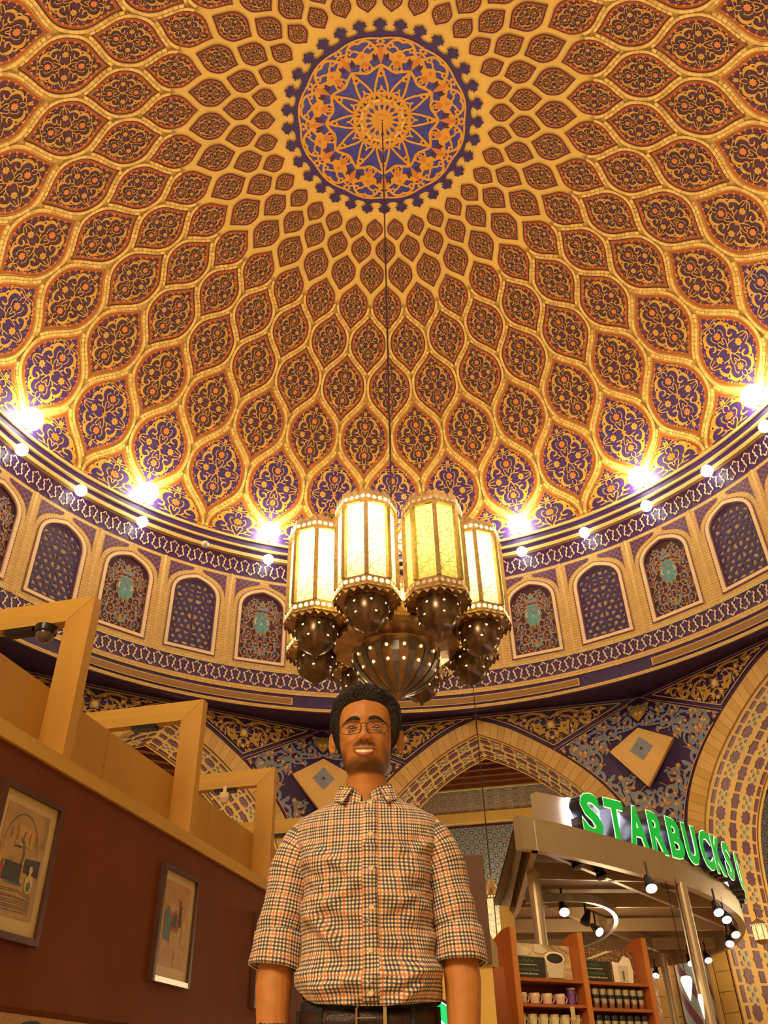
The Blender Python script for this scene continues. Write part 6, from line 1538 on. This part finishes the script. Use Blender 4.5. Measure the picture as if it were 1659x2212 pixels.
    # shirt
    SR = [(1.015, .164, -.112, .105, 2.3), (1.06, .160, -.112, .102, 2.3), (1.15, .152, -.113, .100, 2.3), (1.25, .147, -.115, .105, 2.3), (1.32, .158, -.116, .110, 2.3), (1.37, .172, -.112, .112, 2.4), (1.405, .178, -.100, .108, 2.4), (1.430, .165, -.086, .100, 2.3), (1.452, .125, -.075, .092, 2.1), (1.468, .088, -.068, .085, 2.0), (1.478, .068, -.062, .080, 2.0)]
    rnd2 = random.Random(4)
    fl_ = [(rnd2.uniform(-.15, .15), rnd2.uniform(1.02, 1.36), rnd2.uniform(-.9, .9), rnd2.uniform(.008, .018), rnd2.uniform(.03, .09), rnd2.uniform(.005, .015)) for _ in range(46)]
    fl_ += [(sx*(.12-.012*i), 1.33-.035*i, sx*(.8-.1*i), .011, .07, .011) for sx in (1, -1) for i in range(4)]+[(.02*i-.06, 1.06+.012*(i % 3), .12*(i-3), .009, .09, .010) for i in range(7)]
    def fold(x, z):
        d = 0
        for X, Z, sl, w_, l_, A in fl_:
            dx, dz = x-X, z-Z; c_, s_ = math.cos(sl), math.sin(sl); a = dx*c_+dz*s_; b_ = -dx*s_+dz*c_
            if abs(b_) < 3*w_: d += A*math.exp(-(a/l_)**2-(b_/w_)**2)
        return d+.0012*math.sin(x*55+z*30)*math.sin(z*48-x*20)
    def hemz(th):
        a = (math.degrees(th)+180) % 360-180; return 1.028+.044*math.exp(-((a+85)/30)**2)+.006*math.exp(-((a-85)/30)**2)-(.006*math.exp(-((a-10)/25)**2))
    mb = MB(); n = 180; nz_ = 90; vs = []; uv = []
    for i in range(nz_+1):
        f = i/nz_
        for j in range(n+1):
            th = 2*math.pi*j/n+math.pi; ztp = 1.478-.026*math.exp(-(((math.degrees(th)+180) % 360-180)/24)**2); z = hemz(th)+(ztp-hemz(th))*f; p = ring_of(SR, th, z); c_ = math.cos(th)
            d = fold(p.x, z)*max(0, min(1, .35+c_)) if c_ > -.35 else 0
            if i == 0: d -= .004
            nrm = Vector((p.x*.6, p.y, 0)).normalized(); p0 = p.copy(); p = p+nrm*d
            # shoulders slope: drop the rings towards the arms
            vs.append(p); uv.append((math.copysign(abs(p0.x)*1.05+max(0, abs(p0.x)-.10)*.6+max(0, p0.y+.075)*.9, p0.x)+.3, z+d*.25))
    K = n+1; fs = [(i*K+j, i*K+j+1, (i+1)*K+j+1, (i+1)*K+j) for i in range(nz_) for j in range(n)]
    mb.add(vs, fs, GING, uv)
    for sx in (1, -1):   # sleeves
        ctr = [(sx*.118, .004, 1.395), (sx*.146, .0, 1.385), (sx*.168, .0, 1.350), (sx*.181, .0, 1.31), (sx*.192, .0, 1.25), (sx*.200, -.004, 1.20), (sx*.205, -.008, 1.165)]
        rad = [.038, .052, .055, .054, .052, .051, .051]; N = 48; T_ = 46; vs = []; uv = []
        ctr = [Vector(c) for c in ctr]; tt = np.linspace(0, len(ctr)-1, T_); acc = 0; prev = None
        for i, t in enumerate(tt):
            k = min(int(t), len(ctr)-2); f = t-k; c = ctr[k].lerp(ctr[k+1], f); r = rad[k]+(rad[k+1]-rad[k])*f; tan = (ctr[k+1]-ctr[k]).normalized()
            if prev is not None: acc += (c-prev).length
            prev = c; ux = Vector((1, 0, 0)); ux = (ux-tan*ux.dot(tan)).normalized(); uy = tan.cross(ux)
            for j in range(N+1):
                a = 2*math.pi*j/N+math.pi/2; w_ = .0022*math.sin(acc*60+3*math.sin(a))*(acc > .06)+.0035*max(0, math.sin(acc*95+2.0*math.cos(a)))*max(0, min(1, (acc-.14)/.06))
                vs.append(c+ux*((r+w_)*math.cos(a))+uy*((r+w_)*1.06*math.sin(a))); uv.append((a*.053, acc))
        K2 = N+1; mb.add(vs, [(i*K2+j, i*K2+j+1, (i+1)*K2+j+1, (i+1)*K2+j) for i in range(T_-1) for j in range(N)], GING, uv)
    sh = mb.build('shirt', man, smooth=True); sh['label'] = 'checked shirt in cream, navy and orange'
    for sx in (1, -1):   # rolled cuffs
        mb = MB(); N = 48; c0, c1 = Vector((sx*.204, -.006, 1.180)), Vector((sx*.2085, -.016, 1.108)); d = (c1-c0).normalized(); ux = (Vector((1, 0, 0))-d*d.x).normalized(); uy = d.cross(ux); vs = []; uv = []
        prof = [(.0, .050), (.02, .0555), (.3, .0570), (.6, .0585), (.95, .0600), (1.02, .0580), (1.0, .0545), (.75, .0515), (.2, .049)]
        for q, (f, r) in enumerate(prof):
            for j in range(N+1):
                a = 2*math.pi*j/N; rr_ = r+.0016*math.sin(3*a+f*5)+.001*math.sin(7*a)
                vs.append(c0.lerp(c1, f)+ux*rr_*math.cos(a)+uy*rr_*math.sin(a)*1.04+d*(.006*math.sin(a+1)*f)); uv.append((f*.075+q*.0, a*.056+.003))
        K2 = N+1; mb.add(vs, [(i*K2+j, i*K2+j+1, (i+1)*K2+j+1, (i+1)*K2+j) for i in range(len(prof)-1) for j in range(N)], GING, uv); mb.build('rolled_cuff', sh, smooth=True)
    # placket, collar, buttons
    def front(x, z): 
        th = min((abs(ring_of(SR, t, z).x-x), t) for t in np.linspace(-.5, .5, 61))[1]; p = ring_of(SR, th, z); p.y -= fold(x, z)*1.0; return p
    mb = MB(); vs = []; uv = []; zz_ = list(np.linspace(1.028, 1.455, 60))
    for z in zz_:
        for k, x in enumerate((-.010, -.0085, .0085, .022, .0235)):
            p = front(x+.006, z); vs.append(p+Vector((0, (-.0004 if k in (0, 4) else -.0040), 0))); uv.append(((x+.006)*1.05+.3, z))
    mb.add(vs, [(5*i+k, 5*i+k+1, 5*i+k+6, 5*i+k+5) for i in range(len(zz_)-1) for k in range(4)], GING, uv); mb.build('placket', sh, smooth=True)
    for z in (1.449, 1.365, 1.289, 1.209, 1.125, 1.043):
        p = front(.013, z); mb = MB(); mb.lathe([(0, -.0012), (.0056, -.0012), (.0060, 0), (.0050, .0012), (.0035, .0004), (0, .0004)], BTN, 16); mb.v = [(p.x+a, p.y-.0052-c_, p.z+b_) for a, b_, c_ in mb.v]; mb.build('button', sh)
    mb = MB(); N = 40; vs = []; uv = []   # collar stand and fall
    for j in range(N+1):
        a = math.pi*(-.955+1.91*j/N); s, c = math.sin(a), math.cos(a); fr = abs(j/N-.5)*2   # back is j=N/2
        x, y = .066*s, .010+.066*c*1.02; lift = .012*math.cos(a*.5)
        tip = max(0, (fr-.72)/.28)
        st0 = Vector((x*1.02, y, 1.462-.012*tip)); st1 = Vector((x*1.0, y+.0, 1.497+lift*.3-.030*tip**2)); 
        f1 = Vector((x*1.06, y*1.04, 1.502+lift*.3-.026*tip**2)); dep = .034+.020*max(0, 1-abs(fr-.80)/.2)
        flr = 1.22+.10*max(0, 1-abs(fr-.8)/.25); f2 = Vector((x*flr, (y-.01)*flr+.01-.006*tip, 1.502-dep-.022*tip**2))
        for q, p in enumerate((st0, st1, f1, f1.lerp(f2, .5)+Vector((s*.003, c*.003, 0)), f2, f2-Vector((s*.002, c*.002, 0)))): vs.append(p); uv.append((a*.075, q*.017))
    mb.add(vs, [(6*i+k, 6*i+k+1, 6*i+k+7, 6*i+k+6) for i in range(N) for k in range(5)], GING, uv); mb.build('collar', sh, smooth=True)
    for sx in (1, -1):
        mb = MB(); tipv = [(sx*.030, -.060, 1.492), (sx*.064, -.046, 1.500), (sx*.078, -.052, 1.462), (sx*.052, -.088, 1.446)]
        t2 = [(x, y-.0035, z) for x, y, z in tipv]; mb.add(t2+tipv, [(0, 1, 2, 3), (7, 6, 5, 4), (0, 4, 5, 1), (1, 5, 6, 2), (2, 6, 7, 3), (3, 7, 4, 0)], GING, [(.0, .0), (.035, .0), (.04, .045), (.0, .055)]*2)
        mb.build('collar_tip', sh); mb = MB(); mb.lathe([(0, 0), (.0042, 0), (.0042, .0015), (0, .0015)], BTN, 12); mb.v = [(sx*.054+a, -.0945-c_, 1.453+b_) for a, b_, c_ in mb.v]; mb.build('collar_button', sh)
    # trousers, belt, shoes
    JR = [(.84, .162, -.098, .115, 2.3), (.92, .158, -.100, .112, 2.3), (.98, .150, -.100, .100, 2.3), (1.03, .150, -.099, .098, 2.3), (1.085, .148, -.098, .096, 2.3)]
    mb = MB(); loft(mb, lambda th, z: ring_of(JR, th, z)+Vector((0, -.002*math.sin(40*z+8*th), 0)), list(np.linspace(.84, 1.04, 16)), 60, DEN, (True, True))
    for sx in (1, -1): mb.tube([(sx*.078, .005, .90), (sx*.085, .005, .80), (sx*.098, -.0, .50), (sx*.104, .012, .30), (sx*.108, .02, .08)], [.088, .087, .065, .058, .055], DEN, 22)
    tr = mb.build('trousers', man, smooth=True)
    mb = MB()
    for sx in (1, -1):
        mb.tube([ring_of(JR, sx*th, z)+Vector((0, -.002, 0)) for th, z in ((.55, 1.0), (.62, .975), (.78, .962), (1.0, .955), (1.25, .957))], .0014, DENS, 5); mb.tube([ring_of(JR, sx*th, z)+Vector((0, -.002, 0)) for th, z in ((.55, .990), (.62, .966), (.78, .953), (1.0, .946), (1.25, .948))], .0010, DENS, 5)
    mb.build('pocket_seams', tr)
    for th in (-.62, .62, 1.3, -1.3):
        mb = MB(); p = [ring_of(JR, th, z)+Vector((math.sin(th)*.006, -.007*math.cos(th), 0)) for z in (.968, .98, 1.01, 1.024)]; mb.tube(p, .005, DEN, 6, ell=[.4]*4); mb.build('belt_loop', tr)
    mb = MB(); vs = []; n = 80
    for z, d in ((.982, .0), (.982, .004), (1.018, .004), (1.018, .0)):
        for j in range(n): th = 2*math.pi*j/n; p = ring_of(JR, th, z); vs.append(p+Vector((p.x, p.y, 0)).normalized()*(d+.001))
    mb.add(vs, [(i*n+j, i*n+(j+1) % n, (i+1)*n+(j+1) % n, (i+1)*n+j) for i in range(3) for j in range(n)], BELT); bl = mb.build('belt', man, smooth=True)
    mb = MB(); yb_ = -.1125; q = [(-.016, .978), (-.020, .984), (-.020, 1.020), (-.016, 1.026), (.022, 1.027)]; mb.tube([(x, yb_+abs(x)*.03, z) for x, z in q], .0026, BUCK, 8)
    mb.tube([(-.016, yb_, .978), (.022, yb_+.001, .977)], .0026, BUCK, 8); mb.tube([(-.018, yb_-.002, 1.002), (.02, yb_-.001, 1.002)], .0018, BUCK, 6); mb.build('buckle', bl)
    mb = MB(); mb.box((.039, yb_-.001, 1.002), (.007, .003, .046), BUCK); mb.build('metal_keeper', bl)
    for sx in (1, -1):
        mb = MB(); mb.tube([(sx*.11, .075, .045), (sx*.112, .03, .055), (sx*.115, -.05, .045), (sx*.12, -.14, .032), (sx*.121, -.175, .026)], [.036, .046, .045, .040, .022], SHOE, 18, ell=[1, 1, .95, .8, .7]); mb.box((sx*.115, -.05, .010), (.085, .25, .020), BLK); mb.build('shoe', man, smooth=False)
    # dark wristband on his right wrist
    mb = MB(); c = Vector((-.2045, -.0355, .985)); mb.tube([c+Vector((-.002, .004, .010)), c-Vector((-.002, .004, .010))], .0375, BLK, 24); wb = mb.build('wrist_band', man)
    return man
make_man()
def make_diner():
    P0 = Vector((-2.44, 6.02, 0)); d_ = empty('person', P0, math.radians(60)); tag(d_, 'seated diner, only the dark hair showing at the lower left corner', 'person')
    dz = -.44; mb = MB(); CL = mat('diner_shirt', (.10, .07, .06), .8)
    hp = lambda th, z: head_pt(th, z-dz)+Vector((0, 0, dz))
    loft(mb, hp, [z+dz for z in list(np.linspace(1.41, 1.50, 8))+list(np.linspace(1.51, 1.74, 50))+[1.7505]], 64, SKIN)
    loft(mb, lambda th, z: ring_of(TR, th, z-dz)+Vector((0, 0, dz)), [z+dz for z in np.linspace(.90, 1.40, 10)], 40, SKIN)
    for sx in (1, -1):
        mb.tube([(sx*.13, 0, .95), (sx*.19, .0, .86), (sx*.22, -.02, .70), (sx*.18, -.20, .66), (sx*.14, -.30, .74)], [.05, .046, .04, .034, .026], SKIN, 12)
        hand(mb, (sx*.14, -.30, .74), sx, SKIN)
        mb.tube([(sx*.09, .0, .50), (sx*.10, -.22, .50), (sx*.11, -.42, .49), (sx*.11, -.43, .25), (sx*.11, -.41, .06)], [.085, .078, .058, .05, .04], SKIN, 14); mb.tube([(sx*.11, -.38, .04), (sx*.11, -.55, .03)], [.036, .028], SKIN, 10)
    b = mb.build('body', d_, smooth=True); r_ = b.modifiers.new('join', 'REMESH'); r_.mode = 'VOXEL'; r_.voxel_size = .007; r_.use_smooth_shade = True
    mb = MB(); loft(mb, lambda th, z: ring_of(TR, th, z-dz, .014)+Vector((0, 0, dz)), [z+dz for z in np.linspace(.92, 1.41, 12)], 40, CL)
    for sx in (1, -1): mb.tube([(sx*.12, 0, .965), (sx*.19, .0, .87), (sx*.22, -.02, .72)], [.06, .06, .055], CL, 14)
    mb.build('shirt', d_, smooth=True)
    mb = MB()
    for sx in (1, -1): mb.tube([(sx*.085, .03, .50), (sx*.10, -.22, .50), (sx*.11, -.44, .49), (sx*.11, -.44, .25), (sx*.11, -.41, .10)], [.10, .09, .07, .062, .055], DEN, 14)
    mb.build('trousers', d_, smooth=True)
    def zl(th): a = abs(math.degrees(th)) if th <= math.pi else 360-math.degrees(th); return float(np.interp(a, [0, 48, 66, 80, 100, 130, 180], [1.706, 1.697, 1.66, 1.60, 1.64, 1.58, 1.545]))
    mb = MB(); n = 80; vs = []; ts = [0, .05, .15, .3, .5, .7, .85, .95, .995]
    for t in ts:
        for j in range(n): th = 2*math.pi*j/n; z = zl(th)+(1.7503-zl(th))*t; p = head_pt(th, z, False); vs.append(p+Vector((p.x/.077**2, p.y/.098**2, max(0, z-1.64)/.0121)).normalized()*(.0 if t == 0 else .016+.002*math.sin(19*th+t*7))+Vector((0, 0, dz)))
    fs = [(i*n+j, i*n+(j+1) % n, (i+1)*n+(j+1) % n, (i+1)*n+j) for i in range(len(ts)-1) for j in range(n)]; fs.append(tuple((len(ts)-1)*n+j for j in range(n))); mb.add(vs, fs, HAIR); mb.build('hair', d_, smooth=True)
    st = empty('bench', P0, math.radians(60)); mb = MB(); mb.box((0, -.02, .35), (.6, .5, .12), MAR); mb.build('seat', st); mb = MB(); mb.box((0, .22, .70), (.6, .06, .6), MAR); mb.build('backrest', st)
    for x in (-.26, .26):
        for y in (-.24, .2): mb = MB(); mb.box((x, y, .145), (.05, .05, .29), OAK); mb.build('leg', st)
    tag(st, 'maroon booth bench under the seated diner, hidden behind the partition', 'bench')
make_diner()
